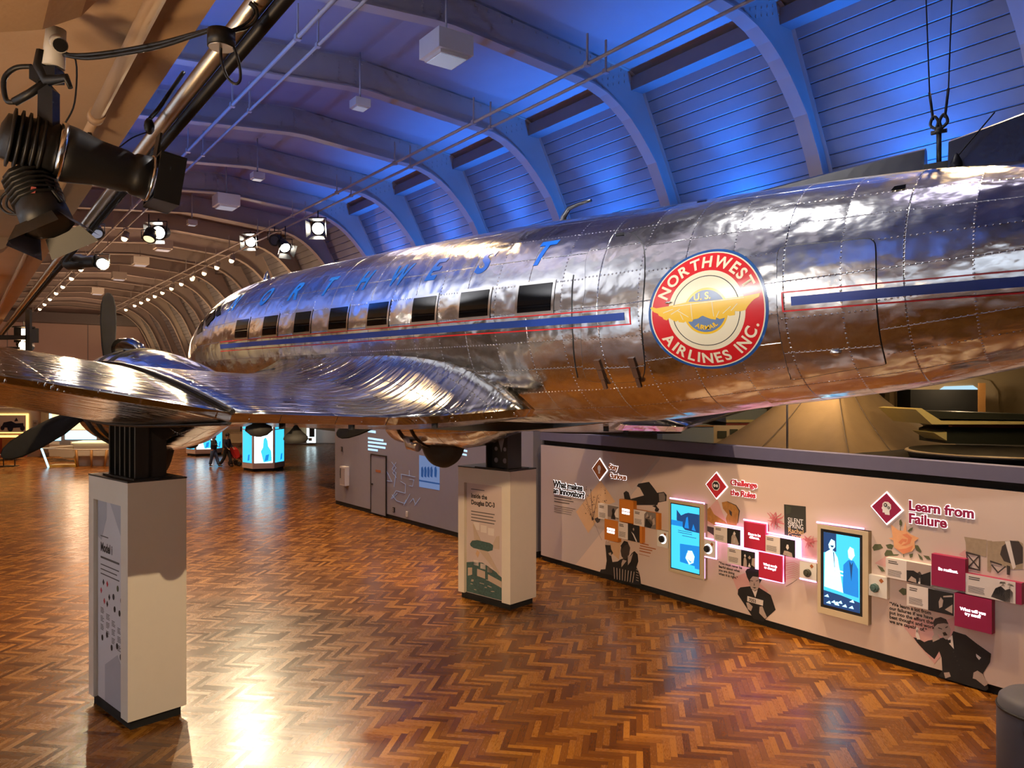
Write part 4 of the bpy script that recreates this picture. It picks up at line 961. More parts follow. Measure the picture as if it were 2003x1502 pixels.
prints('printed cut-out of a person with a raised arm and striped jacket at the wall foot', [
    (3, c62((420, 800), (590, 800), (560, 1060), (440, 960))),
    (0, c62((345, 830), (430, 830), (440, 900), (470, 960), (440, 1000), (460, 1100), (540, 1090), (580, 1060), (640, 1040), (720, 1020), (760, 960), (800, 930), (850, 980), (860, 1090), (830, 1180), (870, 1260), (890, 1340), (905, 1470), (760, 1440), (560, 1370), (430, 1300), (260, 1265), (280, 1215), (350, 1210), (370, 1080), (355, 900))),
    (1, c62((600, 830), (650, 775), (700, 800), (735, 880), (720, 980), (690, 1040), (640, 1060), (600, 1010), (585, 930))), (0, c62((585, 850), (640, 770), (700, 790), (690, 830), (650, 840), (610, 900))),
    (2, c62((350, 790), (370, 760), (385, 790), (410, 770), (430, 840), (350, 835))), (2, c62((620, 1060), (680, 1080), (600, 1180), (600, 1120))), (2, c62((700, 1000), (740, 1010), (780, 960), (745, 1090), (700, 1150))), (2, c62((400, 960), (440, 950), (450, 1010), (410, 990)))]
    + [(2, c62((480+i*45, 1180+10*i), (490+i*45, 1180+10*i), (500+i*40, 1360+8*i), (490+i*40, 1360+8*i))) for i in range(8)]
    + [(2, c62((830, 1210+i*40), (870, 1225+i*40), (870, 1235+i*40), (830, 1220+i*40))) for i in range(5)], ['ink', 'ink_brown', 'skin_print', 'tan_print'])
prints('printed wooden guitar body on a pink facet above the red cards', [(0, c7((470, 345), (545, 540), (510, 600), (360, 560), (355, 470))), (1, c7((355, 460), (405, 415), (440, 480), (540, 545), (560, 575), (440, 575), (355, 520))), (1, c7((510, 375), (560, 365), (640, 400), (670, 450), (655, 540), (640, 580), (560, 575), (545, 520), (560, 480), (520, 430))), (2, c7((575, 440), (600, 460), (600, 500), (580, 480))), (2, c7((360, 580), (440, 600), (440, 670), (360, 615))), (2, c7((560, 365), (640, 400), (672, 450), (655, 560), (650, 560), (662, 450), (635, 405), (560, 370)))], ['pink_print', 'guitar_print', 'ink_brown'])
def coral(cx, cy, n, R, seed):
    rr = random.Random(seed); out = []
    for k in range(n):
        a = rr.uniform(0, 6.28); l = R*rr.uniform(.3, 1); x, y = cx, cy; w = 1.4
        for j in range(3):
            a += rr.uniform(-.7, .7); x2, y2 = x+l/3*math.cos(a), y-l/3*math.sin(a)*.9; nx, ny = -math.sin(a)*w, -math.cos(a)*w
            out.append((0, [(x+nx, y+ny), (x2+nx*.6, y2+ny*.6), (x2-nx*.6, y2-ny*.6), (x-nx, y-ny)])); x, y = x2, y2; w *= .75
    return out
prints('pink printed coral branches left of the dark book cover', coral(1517, 1017, 34, 23, 3), ['coral_print'])
prints('pink printed coral above a pink facet beside the two men screen', [(1, c7((1215, 700), (1355, 690), (1355, 870), (1225, 850)))]+coral(1584, 1058, 34, 18, 5), ['coral_print', 'pink_print'])
prints('pink line drawing of waves between the red block and the green dial', [(0, c72((970+j*6, 760+k*28), (1080, 745+k*26), (1150, 790+k*24), (1150, 793+k*24), (1080, 750+k*26), (970+j*6, 765+k*28))) for k, j in zip(range(8), (0, 3, 5, 2, 6, 1, 4, 0))]+[(1, c72((985, 1042), (1060, 1000), (1125, 955), (1128, 959), (1062, 1006), (987, 1046)))], ['coral_print', 'ink_brown'])
ob, bx, bz = prints('dark printed book cover with SILENT SPRING lettering', [(0, c7((1063, 392), (1257, 412), (1260, 640), (1220, 660), (1200, 690), (1068, 665))), (1, c7((1080, 400), (1130, 420), (1120, 470), (1085, 480)))], ['book_print', 'olive'])
for txt, px, py, h, m in (('SILENT', 1098, 550, 42, 'white_print'), ('SPRING', 1098, 595, 42, 'white_print'), ('Rachel', 1100, 640, 42, 'gold_print'), ('Carson', 1100, 676, 30, 'gold_print')):
    (p1,), (p2,), (p3,) = c7((px, py)), c7((px, py-h)), c7((px+137, py)); x, z = wp(*p1); _, zt = wp(*p2); x2, _ = wp(*p3)
    me = text_mesh(txt, (zt-z)/CAP, .01); wd = max(v.co.x for v in me.vertices); wtext(txt, zt-z, x-bx, z-bz, -.006, m, ob, .01, sx=(x2-x)/wd)
ow, wx, wz_ = prints('printed portrait of a woman in a dark coat holding a 7053 number plate', [
    (4, c72((330, 940), (480, 880), (660, 1000), (770, 1100), (600, 1260), (400, 1120))),
    (0, c72((400, 1080), (430, 1055), (560, 1040), (600, 1100), (650, 1055), (740, 1110), (800, 1150), (860, 1330), (760, 1420), (710, 1475), (590, 1440), (520, 1330), (395, 1140))),
    (2, c72((530, 950), (560, 890), (640, 900), (670, 960), (665, 1030), (640, 1080), (600, 1100), (560, 1070), (540, 1020))), (0, c72((490, 860), (510, 830), (560, 815), (640, 815), (680, 880), (690, 960), (665, 1010), (650, 930), (580, 920), (545, 960), (545, 1000), (510, 930))), (0, c72((555, 790), (610, 770), (625, 830), (560, 830))),
    (3, c72((570, 1080), (605, 1105), (640, 1085), (612, 1180))), (3, c72((515, 1160), (710, 1215), (705, 1280), (512, 1225))), (2, c72((500, 1240), (530, 1240), (580, 1290), (560, 1345), (520, 1320))), (2, c72((665, 1290), (700, 1285), (720, 1340), (755, 1420), (730, 1440), (660, 1370))),
    (0, c72((545, 965), (585, 975), (585, 983), (545, 973))), (0, c72((620, 975), (650, 965), (650, 973), (620, 983))), (0, c72((575, 1050), (630, 1055), (605, 1068))), (1, c72((598, 990), (608, 1030), (594, 1035)))], ['ink', 'ink_brown', 'skin_print', 'paper', 'pink_print'])
(p1,), (p2,) = c72((535, 1222)), c72((535, 1184)); x, z = wp(*p1); _, zt = wp(*p2); wtext('7053', zt-z, x-wx, z-wz_, -.012, 'ink', ow, .02, sx=.95)
prints('large orange printed rose with dark leaves above the Learn from Failure cards', [(3, c82((110, 680), (250, 590), (270, 680), (220, 720)))]+[(1, c82(*q)) for q in (
    [(85, 520), (110, 487), (170, 487), (195, 525), (150, 545), (100, 555)], [(220, 495), (270, 485), (300, 500), (285, 540), (240, 530)], [(208, 585), (230, 545), (280, 550), (300, 590), (360, 590), (340, 605), (215, 610)], [(510, 495), (550, 500), (585, 560), (575, 575), (530, 550)], [(600, 600), (660, 610), (680, 650), (640, 640)], [(545, 580), (590, 620), (600, 650), (570, 640)], [(360, 250), (375, 235), (390, 270), (385, 300), (362, 295)], [(447, 350), (470, 325), (500, 315), (490, 345), (455, 365)], [(135, 700), (190, 725), (217, 765), (180, 765)], [(352, 960), (390, 930), (430, 940), (430, 1000), (400, 1005)], [(460, 590), (500, 580), (495, 615), (470, 625)])]
    + [(0, c82((250, 425), (295, 420), (275, 285), (350, 345), (400, 350), (425, 260), (435, 355), (480, 390), (560, 425), (515, 460), (520, 520), (490, 560), (400, 590), (310, 520), (300, 450)))]
    + [(2, c82(*q)) for q in ([(350, 470), (390, 430), (440, 440), (430, 470), (400, 460), (380, 490)], [(390, 390), (440, 380), (490, 420), (470, 480), (420, 500), (380, 500), (440, 470), (450, 430)], [(310, 520), (360, 540), (430, 530), (500, 500), (470, 560), (400, 585)])]
    + [(1, c82((400, 585), (408, 590), (412, 620), (404, 620))), (1, c82((370, 300), (376, 300), (376, 350), (370, 350)))], ['rose_print', 'leaf_print', 'rose_deep', 'pink_print'])
prints('sepia printed wind machine with a wooden frame and large fan', [(2, c82((960, 590), (1030, 540), (1040, 620)))]+[(0, c82((1015, 412), (1245, 445), (1240, 620), (1035, 565), (1030, 470))), (0, c82((1250, 450), (1300, 455), (1285, 770), (1250, 760))), (0, c82((1290, 460), (1480, 455), (1560, 450), (1611, 480), (1611, 740), (1500, 745), (1400, 700), (1290, 660)))]
    + [(1, c82((1480, 450), (1570, 460), (1611, 520), (1611, 680), (1540, 700), (1420, 660), (1380, 590), (1400, 510)))] + [(3, c82((1430, 460), (1480, 455), (1540, 720), (1510, 745)))]
    + [(1, c82(*q)) for q in ([(1032, 565), (1045, 570), (1065, 720), (1055, 740)], [(1165, 600), (1180, 605), (1180, 750), (1165, 745)], [(1040, 590), (1050, 585), (1175, 730), (1165, 740)], [(1160, 605), (1172, 612), (1065, 725), (1055, 715)], [(1035, 560), (1180, 600), (1180, 615), (1035, 580)], [(1060, 715), (1180, 745), (1180, 760), (1060, 735)], [(1280, 650), (1400, 690), (1400, 705), (1280, 670)], [(1290, 700), (1300, 690), (1370, 775), (1360, 785)], [(1430, 710), (1445, 715), (1360, 785), (1350, 775)], [(1450, 700), (1485, 710), (1480, 800), (1450, 795)])], ['wood_print', 'ink_brown', 'pink_print', 'paper'])
prints('printed portrait of a man in a dark suit leaning his head on one hand', [
    (3, c8((610, 930), (690, 870), (860, 900), (935, 870), (940, 960), (850, 1120), (810, 1170))),
    (0, c8((675, 1000), (700, 1005), (745, 1030), (770, 1020), (830, 1010), (870, 1000), (905, 1020), (930, 960), (1010, 985), (1080, 1040), (1130, 1075), (1172, 1105), (1165, 1160), (1120, 1230), (1140, 1280), (1155, 1330), (1135, 1342), (1000, 1300), (900, 1270), (835, 1245), (860, 1215), (855, 1130), (840, 1090), (810, 1140), (750, 1090), (700, 1035))),
    (4, c8((1075, 1105), (1108, 1130), (1095, 1145), (1078, 1125))),
    (2, c8((805, 940), (830, 905), (890, 900), (915, 950), (905, 1000), (885, 1015), (850, 990), (820, 970))), (1, c8((800, 905), (815, 880), (850, 870), (885, 885), (900, 915), (870, 910), (830, 915), (808, 935))), (2, c8((798, 950), (815, 945), (835, 985), (845, 1010), (800, 1030), (795, 1000), (808, 980))),
    (2, c8((1060, 1225), (1085, 1212), (1120, 1235), (1150, 1300), (1130, 1312), (1075, 1268), (1055, 1262))), (2, c8((870, 1225), (905, 1222), (915, 1250), (880, 1262))), (4, c8((895, 1010), (925, 985), (935, 1075), (905, 1040))), (0, c8((880, 1020), (915, 1015), (915, 1035), (890, 1040))),
    (1, c8((862, 970), (880, 965), (895, 985), (870, 990))), (1, c8((835, 935), (860, 945), (860, 950), (835, 942))), (1, c8((880, 935), (895, 928), (897, 934), (882, 942))), (4, c8((690, 985), (695, 960), (690, 945), (700, 932), (710, 945), (705, 965), (715, 990), (722, 1015), (700, 1012))), (1, c8((696, 960), (703, 945), (702, 975)))]
    + [(1, c8((930+k*12, 1090+k*28), (936+k*12, 1090+k*28), (936+k*12, 1097+k*28), (930+k*12, 1097+k*28))) for k in range(5)], ['ink', 'ink_brown', 'skin_print', 'pink_print', 'paper'])
# things on the grey wall ---------------------------------------------------
def gpoly(b, pts, y0=-.006, y1=-.001): b.prism([gp(*p) for p in pts], y0, y1)
def gthing(name, label, cat, group=None): return thing(name, label, cat, GA, ROT_G, group)
o = gthing('wall_phone_box', 'pale metal call box on the grey wall left of the grey door', 'box')
x0, z1 = gp(673, 911); x1, z0 = gp(683, 950); b = B(); b.box(x0, x1, -.16, 0, z0, z1); b.build('housing', 'white_board', o)
b = B(); b.box(x0+.03, x1-.03, -.17, -.16, z0+.05, z1-.05); b.build('cover', 'conduit', o); b = B(); b.box(x0+.05, x0+.09, -.18, -.17, z0+.25, z0+.6); b.build('handle', 'black', o)
for px, py, nm, lab, m in ((669, 878, 'wall_sensor', 'small black sensor high on the grey wall above the call box', 'black'), (667, 925, 'wall_switch', 'small black switch beside the pale call box', 'black'), (771, 997, 'floor_outlet', 'black outlet plate low on the grey wall right of the door', 'black'), (797, 1005, 'wall_outlet', 'white outlet plate low on the grey wall', 'white_print')):
    x, z = gp(px, py); b = B(); b.box(x-.05, x+.05, -.03, 0, z-.08, z+.08); o = b.build(nm, m, None, GA, ROT_G); tag(o, lab, 'outlet' if 'outlet' in nm else 'switch'); b = B()
    b.box(x-.025, x+.025, -.034, -.03, z+.01, z+.05); b.box(x-.025, x+.025, -.034, -.03, z-.05, z-.01); b.build('socket', 'conduit', o)
o = gthing('projected_text', 'pale blue projected text lines on the grey wall above the door', 'projection')
b = B()
for a, c, d, e, h in ((720, 843, 735, 845, 5), (720, 857, 750, 861.5, 4), (720, 864.5, 756, 868.5, 4), (720, 871.5, 754, 876, 4), (720, 878.5, 739, 881, 4), (904, 873, 914, 875, 3), (903, 880, 914, 882.5, 4), (903, 888, 913, 890, 3.5)): gpoly(b, [(a, c-h/2), (d, e-h/2), (d, e+h/2), (a, c+h/2)])
b.build('text_lines', 'projected', o)
o = gthing('projected_picture', 'blue projected picture of figures on the grey wall below the wheel', 'projection')
b = B(); gpoly(b, [(820, 890), (860, 897), (860, 959), (820, 952)], -.004); b.build('picture', 'projected_blue', o); b = B()
for x in (824, 830, 836, 842, 850): gpoly(b, [(x, 915), (x+3, 912), (x+5, 920), (x+4, 934), (x, 932)], -.006)
gpoly(b, [(820, 938), (860, 945), (860, 948), (820, 941)], -.006); b.build('figures', 'screen_dark', o)
o = gthing('projected_diagram', 'thin white projected line drawing on the grey wall right of the door', 'projection'); b = B()
def gl(*L):
    P = [gp(x/4.006+700, y/4.006+775) for x, y in L]
    b.tube([(x, -.008, z) for x, z in P], .006, 4)
for L in ([(265, 515), (300, 560), (275, 600), (305, 640)], [(300, 520), (270, 570), (300, 600), (285, 710)], [(230, 590), (265, 665)], [(195, 655), (270, 668)], [(340, 610), (450, 632)], [(342, 610), (342, 650)], [(405, 580), (405, 625)], [(335, 665), (375, 690), (372, 760), (300, 740)], [(405, 650), (440, 655), (430, 705), (405, 700)], [(270, 770), (305, 820), (370, 840), (410, 765)], [(270, 800), (310, 760)], [(300, 740), (265, 800)], [(410, 830), (435, 800), (450, 840)], [(490, 795), (445, 855)], [(360, 855), (380, 810)]): gl(*L)
b.build('drawn_lines', 'projected_dim', o)
# ================================================================ LIGHTS AND RAILS
def pipe(name, label, cat, u, z, v0, v1, r, mat, group=None, clamps=0):
    o = thing(name, label, cat, hall(u, v0, z), ROT_WALL, group); L = v1-v0
    b = B(); b.cyl((0, 0, 0), (-L, 0, 0), r, None, 10); b.build('pipe', mat, o)
    if clamps:
        k = clamps/2; hz_ = 10.55-z
        while k < L: b = B(); b.box(-k-.02, -k+.02, -.012, .012, 0, max(.1, hz_)); b.box(-k-.05, -k+.05, -r*1.4, r*1.4, -r*1.3, r*1.3); k += clamps; b.build('hanger', 'conduit', o)
    return o
gT = 'lighting tracks under the vaulted ceiling'
pipe('lighting_track', 'left of the two thin pipes hung along the ceiling above the silver nose side', 'track', 4.55, 9.99, 3, 70, .035, 'conduit', gT, 3.75)
pipe('lighting_track', 'right of the two thin pipes hung along the ceiling near the warm lower soffit', 'track', 4.9, 9.95, 3, 70, .028, 'conduit', gT, 3.75)
pipe('lighting_track', 'upper thin pipe hung along the blue side of the ceiling', 'track', 9.15, 10.0, 1, 70, .035, 'conduit', gT, 3.75)
pipe('lighting_track', 'lower thin pipe nearest the blue wall arches', 'track', 9.6, 9.98, 1, 70, .032, 'conduit', gT, 3.75)
gR = 'pipes along the warm soffit edge'
pipe('support_rail', 'upper silver pipe along the edge of the warm soffit', 'rail', 1.03, 5.84, .5, 60, .042, 'pipe_steel', gR)
pipe('support_rail', 'lower dark pipe along the edge of the warm soffit', 'rail', 1.085, 5.79, .5, 60, .03, 'steel_dark', gR)
o = pipe('ceiling_pipe', 'painted tan pipe running under the warm soffit', 'pipe', .72, 5.955, -4, 5.6, .04, 'plaster')
b = B(); b.cyl((-9.6, 0, 0), (-60, 0, 0), .03, None, 10); b.cyl((-9.55, 0, 0), (-9.65, 0, 0), .05, None, 14); b.build('narrow_pipe', 'plaster', o)
b = B(); b.cyl((-9.9, 0, -.02), (-9.9, 0, -.10), .012, .022, 8); b.build('sprinkler_head', 'black', o)
# big and small box lights along the ridge
def boxlight(u, v, w, label, group):
    zr = 10.38; o = thing('box_light', label, 'ceiling light', hall(u, v, zr), ROT_WALL, group); h = w*.5
    b = B(); b.box(-w/2, w/2, -w/2, w/2, -h, .0)
    b.box(-w*.40, w*.40, -w*.40, w*.40, -h*1.16, -h); b.build('housing', 'rib_paint' if False else 'white_board', o)
    b = B(); b.box(-w*.36, w*.36, -w*.36, w*.36, -h*1.20, -h*1.15); b.build('diffuser', 'diffuser', o)
    b = B(); b.cyl((0, 0, 0), (0, 0, 1.02), .02, None, 8); b.build('hanger', 'conduit', o)
    return o
gB = 'square box lights along the ceiling ridge'
for v, w, lab in ((11.7, .70, 'largest white box light on the ceiling ridge, nearest one above the fuselage'), (15.3, .34, 'small white box light just beyond the largest one on the ceiling ridge'), (22.3, .33, 'small grey box light between two ribs, before the second big one'), (25.5, .70, 'second big white box light, hung above the silver nose'), (30, .33, 'small box light beyond the second big one'),
                  (35, .68, 'third big box light over the brown far ceiling'), (40, .68, 'fourth big box light over the brown far ceiling'), (46, .68, 'fifth big box light over the brown far ceiling'), (54, .68, 'sixth big box light over the brown far ceiling')):
    boxlight(7.0, v, w, lab, gB)
# small track heads
def head_proto():
    o = thing('track_spotlight', 'x', 'spotlight', (0, 0, 0), 0, 'small spotlights on the ceiling tracks')
    b = B(); b.cyl((0, 0, 0), (0, 0, -.16), .012, None, 8); b.box(-.05, .05, -.03, .03, -.02, .05); b.build('mount', 'conduit', o)
    b = B(); b.lathe((0, 0, -.10), (-.25, -.15, -1), [(0, .04), (.02, .10), (.2, .12), (.26, .13), (.25, .11)], 16); b.build('housing', 'conduit', o)
    b = B(); b.ball((-.07, -.045, -.37), .10, 12); b.build('lamp', 'lamp_warm', o)
    return o
proto = head_proto(); first = True
def place(p, lab):
    global first
    if first: proto.location = p; proto['label'] = lab; first = False; return proto
    return copy_thing(proto, p, lab)
ordn = ['nearest', 'second', 'third', 'fourth', 'fifth', 'sixth', 'seventh', 'eighth', 'ninth', 'tenth', 'eleventh', 'twelfth']
for i, v in enumerate((36.5, 40, 43.6, 47.5, 51, 54.7, 58.3, 62)): place(hall(4.6, v, 9.95), '%s glowing spotlight from the viewer in the left ceiling row' % ordn[i])
for i, v in enumerate((33.5, 35.8, 38, 40.3, 42.6, 44.9, 47.2, 49.3, 51.3, 53.5, 55.7, 59)): place(hall(9.5, v, 9.95), '%s glowing spotlight from the viewer in the right ceiling row' % ordn[i])
place(hall(4.9, 30.5, 9.9), 'orange glowing spotlight near the soffit rail before the left row')
# bright stage lamps that face the camera
def stage(label, px, py, Y, r, barn=True, mat='lamp_white', aim=(0, -1, -.25), zt=9.95, body='black'):
    p = at(px, py, Y); o = thing('stage_lamp', label, 'spotlight', p, 0, 'bright stage lamps on the rails')
    a = Vector(aim).normalized()
    b = B(); b.lathe(-a*r*2.2, a, [(0, r*.5), (r*.3, r*.9), (r*1.6, r*1.05), (r*2.2, r*1.1), (r*2.25, r*.9), (r*2.1, r*.85)], 20); b.build('housing', body, o)
    b = B(); b.lathe(a*(-.02), a, [(0, r*.86), (.02, r*.8)], 20); b.build('lens', mat, o)
    b = B(); x = r*1.2; b.tube([(-x, 0, 0), (-x, 0, r*1.6), (x, 0, r*1.6), (x, 0, 0)], r*.09, 6); b.cyl((0, 0, r*1.6), (0, 0, max(r*1.9, zt-p.z)), r*.1, None, 8); b.build('yoke', 'black', o)
    if barn:
        rt = a.cross(Vector((0, 0, 1))).normalized(); up = rt.cross(a)
        for sgn, e in ((1, rt), (-1, rt), (1, up), (-1, up)):
            o2 = up if e is rt else rt; b = B(); q = []
            for t, w in ((0, .8), (1, 1.25)):
                for s_ in (-1, 1): q.append(b.bm.verts.new(e*sgn*r*(1.05+.45*t)+o2*s_*r*w+a*r*(.1+1.1*t)))
            b.face([q[0], q[1], q[3], q[2]]); b.build('barn_door', 'black', o)
    return o
def vY(u, v): return HR[1]*u+HA[1]*v
stage('brilliant yellowish stage lamp above the left edge of the nose, beside a dark domed lamp', 310, 455, 26.2, .24)
stage('dark domed stage lamp with a dim lens beside the brilliant yellowish one', 291, 468, 25.5, .2, False, 'case_light', (0, -.6, -1))
stage('brilliant yellow stage lamp at the near end of the right lit row', 490, 473, 30.7, .22)
stage('white barn-door stage lamp hung alone above the nose', 622, 447, 25.0, .22)
stage('white barn-door stage lamp tilted down beside a dark round lamp', 558, 485, 27.4, .2, aim=(.5, -.6, -.6))
stage('unlit dark round stage lamp above the silver nose', 537, 470, 27.6, .2, False, 'black')
stage('white lit lamp at the end of a dark profile spotlight under the soffit rail', 200, 516, 9.6, .075, False, 'lamp_white', (.45, -.8, -.2), 5.8)
stage('pale square-faced stage lamp hanging from the soffit rail', 190, 458, 12.3, .10, False, 'diffuser', (.5, -.5, -.7), 5.8)
p = at(158, 513, 9.7); o = thing('profile_spotlight', 'small dark profile spotlight under the soffit rail, below a grey box', 'spotlight', p, 0, 'bright stage lamps on the rails')
b = B(); b.lathe((-.20, .0, 0), (1, -.15, 0), [(0, .07), (.05, .10), (.22, .10), (.26, .075), (.42, .075), (.44, .08)], 18); b.build('barrel', 'black', o); b = B(); b.tube([(-.05, -.12, 0), (-.05, -.12, .2), (0, 0, .22), (0, 0, .36)], .012, 6); b.build('yoke', 'black', o)
p = at(157, 473, 9.5); o = thing('junction_box', 'grey junction box on the soffit rail above a small dark spotlight', 'box', p)
b = B(); b.box(-.075, .075, -.05, .05, -.045, .045); b.build('housing', 'conduit', o); b = B(); b.cable([(-.07, 0, 0), (-.17, 0, .02), (-.2, 0, -.12), (-.12, 0, -.24), (-.02, 0, -.26)], .008, 6); b.build('cable', 'black', o)
p = at(47, 655, 21); o = thing('floodlight', 'two-panel floodlight glowing warm at the far left above the wing', 'spotlight', p)
b = B(); b.box(-.28, .22, 0, .3, -.2, .2); b.box(-.3, .25, -.2, .1, .2, .23); b.build('housing', 'black', o); b = B(); b.box(-.06, .05, -.02, 0, -.17, .17); b.box(.08, .18, -.02, 0, -.17, .17); b.build('lens', 'lamp_warm', o); b = B(); b.cyl((0, .1, .2), (0, .1, 1.0), .03, None, 8); b.build('hanger', 'black', o)
stage('round warm lamp glowing below the two-panel floodlight at the far left', 46, 676, 21, .16, False, 'lamp_warm', (.1, -1, 0), 6.0)
p = at(15, 660, 20.5); o = thing('truss_arm', 'dark horizontal truss arm holding the warm floodlight at the far left', 'truss', p)
b = B(); b.box(-.8, .55, -.05, .05, -.06, .06); b.box(-.8, .3, -.05, .05, -.55, -.25); b.build('beam', 'black', o); b = B(); b.box(.5, .62, -.05, .05, -.6, .75); b.build('upright', 'black', o)
# the two large spotlights hanging close to the camera
p = at(105, 92, 3.62); SPT = thing('ellipsoidal_spotlight', 'large black profile spotlight hanging from the warm beam at upper left', 'spotlight', p)
def L_(px, py, Y): return at(px, py, Y)-p
b = B(); b.cyl(L_(110, 78, 3.62)+Vector((0, 0, .05)), L_(104, 132, 3.62), .043, .05, 20); b.cyl(L_(112, 82, 3.60), L_(117, 88, 3.5), .035, None, 16); b.build('collar', 'white_board', SPT); b = B(); b.cyl(L_(117, 88, 3.5), L_(118, 89, 3.49), .029, None, 16); b.build('collar_bore', 'black', SPT)
b = B(); b.tube([L_(84, 100, 3.6), L_(78, 130, 3.6), L_(92, 158, 3.6), L_(130, 152, 3.6), L_(138, 172, 3.6)], .03, 8, rr=[.028, .03, .03, .02, .012]); b.box(-.06, .06, -.04, .04, -.03, .03, Matrix.Translation(L_(92, 148, 3.62))); b.build('clamp', 'black', SPT)
b = B(); q = [L_(82, 150, 3.62), L_(110, 180, 3.62), L_(110, 262, 3.62), L_(80, 262, 3.62)]
b.prism([(v.x, v.z) for v in q], -.03, .03); b.tube([L_(28, 200, 3.6), L_(60, 182, 3.6), L_(92, 160, 3.6)], .02, 8); b.build('yoke', 'black', SPT)
a0, a1 = L_(-2, 262, 3.55), L_(335, 362, 4.0); ax = (a1-a0); ln = ax.length
b = B(); b.lathe(a0, ax, [(0, .05), (.02, .105), (.22*ln, .125), (.30*ln, .13), (.31*ln, .115)], 26)
for k in range(5): t = (.05+.04*k)*ln; b.lathe(a0+ax.normalized()*t, ax, [(0, .118), (.004, .138), (.014, .138), (.018, .118)], 26)
b.build('lamp_housing', 'black', SPT)
b = B(); b.lathe(a0+ax*.30, ax, [(0, .10), (.01, .14), (.10*ln, .135), (.24*ln, .112), (.40*ln, .105), (.44*ln, .095), (.46*ln, .105), (.55*ln, .112), (.56*ln, .09)], 26); b.build('lens_barrel', 'black', SPT)
b = B(); b.lathe(a0+ax*.305, ax, [(0, .142), (.015, .146), (.03, .142)], 26); b.lathe(a0+ax*.85, ax, [(0, .118), (.012, .12), (.02, .11)], 26); b.build('chrome_ring', 'chrome', SPT)
# gel frame: square open box at the front
n_ = ax.normalized(); rt = n_.cross(Vector((0, 0, 1))).normalized(); up = rt.cross(n_); c = a0+ax*.875
b = B()
def plate(o, e, f, w, h, d): 
    M = Matrix((( e.x, n_.x, f.x, o.x), (e.y, n_.y, f.y, o.y), (e.z, n_.z, f.z, o.z), (0, 0, 0, 1))); b.box(-w, w, 0, d, -h, h, M)
for sg in (-1, 1): plate(c+rt*.118*sg, rt, up, .006, .125, .125); plate(c+up*.118*sg, rt, up, .125, .006, .125)
plate(c+up*.17+rt*-.04, rt, up, .05, .08, .01); b.build('gel_frame', 'black', SPT)
b = B(); b.cable([L_(62, 130, 3.6), L_(30, 133, 3.6), L_(8, 155, 3.6), L_(12, 195, 3.6), L_(28, 200, 3.6)], .012, 8); b.cable([L_(118, 100, 3.6), L_(148, 118, 3.6), L_(146, 200, 3.6), L_(128, 240, 3.6)], .004, 6); b.build('safety_cable', 'black', SPT)
b = B(); q = c+n_*.06-up*.05+rt*.1; b.box(-.004, .004, -.03, .03, -.045, .045, Matrix.Translation(L_(320, 384, 3.98))); b.build('glint_plate', 'chrome', SPT)  # small chrome plate stands in for the bright reflection on the gel frame
p = at(72, 345, 3.66); FRS = thing('fresnel_spotlight', 'black stage spotlight with barn doors hanging below the large profile spotlight', 'spotlight', p)
def L_(px, py, Y): return at(px, py, Y)-p
a0, a1 = L_(52, 340, 3.66), L_(98, 448, 3.62); ax = a1-a0; n_ = ax.normalized(); ln = ax.length
b = B(); b.lathe(a0, ax, [(0, .06), (.01, .105), (.45*ln, .10), (.7*ln, .112), (.95*ln, .115), (.96*ln, .09)], 10)
for k in range(6): b.lathe(a0+n_*(.03+.025*k), ax, [(0, .10), (.003, .118), (.008, .118), (.011, .10)], 10)
b.build('housing', 'black', FRS)
rt = Vector((1, 0, .42)).normalized(); e2 = n_.cross(rt).normalized()
for sg, e, f in ((1, rt, e2), (-1, rt, e2), (1, e2, rt), (-1, e2, rt)):
    b = B(); c = a0+ax*.93; q = [b.bm.verts.new(c+e*sg*(.105+.05*t)+f*s_*(.09+.035*t)+n_*(.085*t)) for t, s_ in ((0, -1), (0, 1), (1, 1), (1, -1))]; b.face(q); b.build('barn_door', 'black', FRS)
b = B(); b.tube([L_(100, 345, 3.66), L_(108, 372, 3.62), L_(118, 395, 3.6)], .009, 6); b.tube([L_(98, 335, 3.66), L_(86, 352, 3.6), L_(120, 395, 3.6)], .008, 6); b.tube([L_(72, 345, 3.66), L_(75, 300, 3.63), L_(75, 285, 3.62)], .02, 8); b.build('bracket', 'black', FRS)
b = B(); b.cable([L_(22, 370, 3.66), L_(4, 385, 3.66), L_(2, 405, 3.66), L_(18, 418, 3.66), L_(40, 419, 3.66)], .006, 6); b.cable([L_(24, 374, 3.66), L_(14, 390, 3.66), L_(14, 405, 3.66), L_(30, 418, 3.66)], .006, 6); b.build('cable', 'black', FRS)
b = B(); b.box(-.012, .012, -.002, .002, -.04, .04, Matrix.Translation(L_(63, 382, 3.545)) @ Matrix.Rotation(.2, 4, 'Y')); b.build('warning_label', 'dark_red', FRS)
p = at(433, 78, 3.15); o = thing('cable_puck', 'round black cable box with a hanging loop on the soffit rail', 'box', p)
def L_(px, py, Y): return at(px, py, Y)-p
b = B(); b.cyl((0, 0, -.03), (0, 0, .035), .055, None, 22); b.build('housing', 'black', o); b = B(); b.cyl((0, 0, -.034), (0, 0, -.03), .05, None, 22); b.build('bottom_plate', 'pipe_steel', o)
b = B(); b.cable([L_(432, 88, 3.15), L_(433, 118, 3.15), L_(444, 150, 3.15), L_(460, 164, 3.15), L_(470, 155, 3.15), L_(468, 125, 3.15), L_(458, 95, 3.15), L_(452, 80, 3.15)], .006, 6)
b.cable([L_(450, 62, 3.15), L_(480, 55, 3.2), L_(500, 40, 3.2), L_(502, 20, 3.2), L_(490, 5, 3.2)], .008, 6); b.cable([L_(455, 58, 3.15), L_(478, 48, 3.2), L_(494, 32, 3.2), L_(497, 18, 3.2), L_(488, 8, 3.2)], .006, 6); b.build('cable_loop', 'black', o)
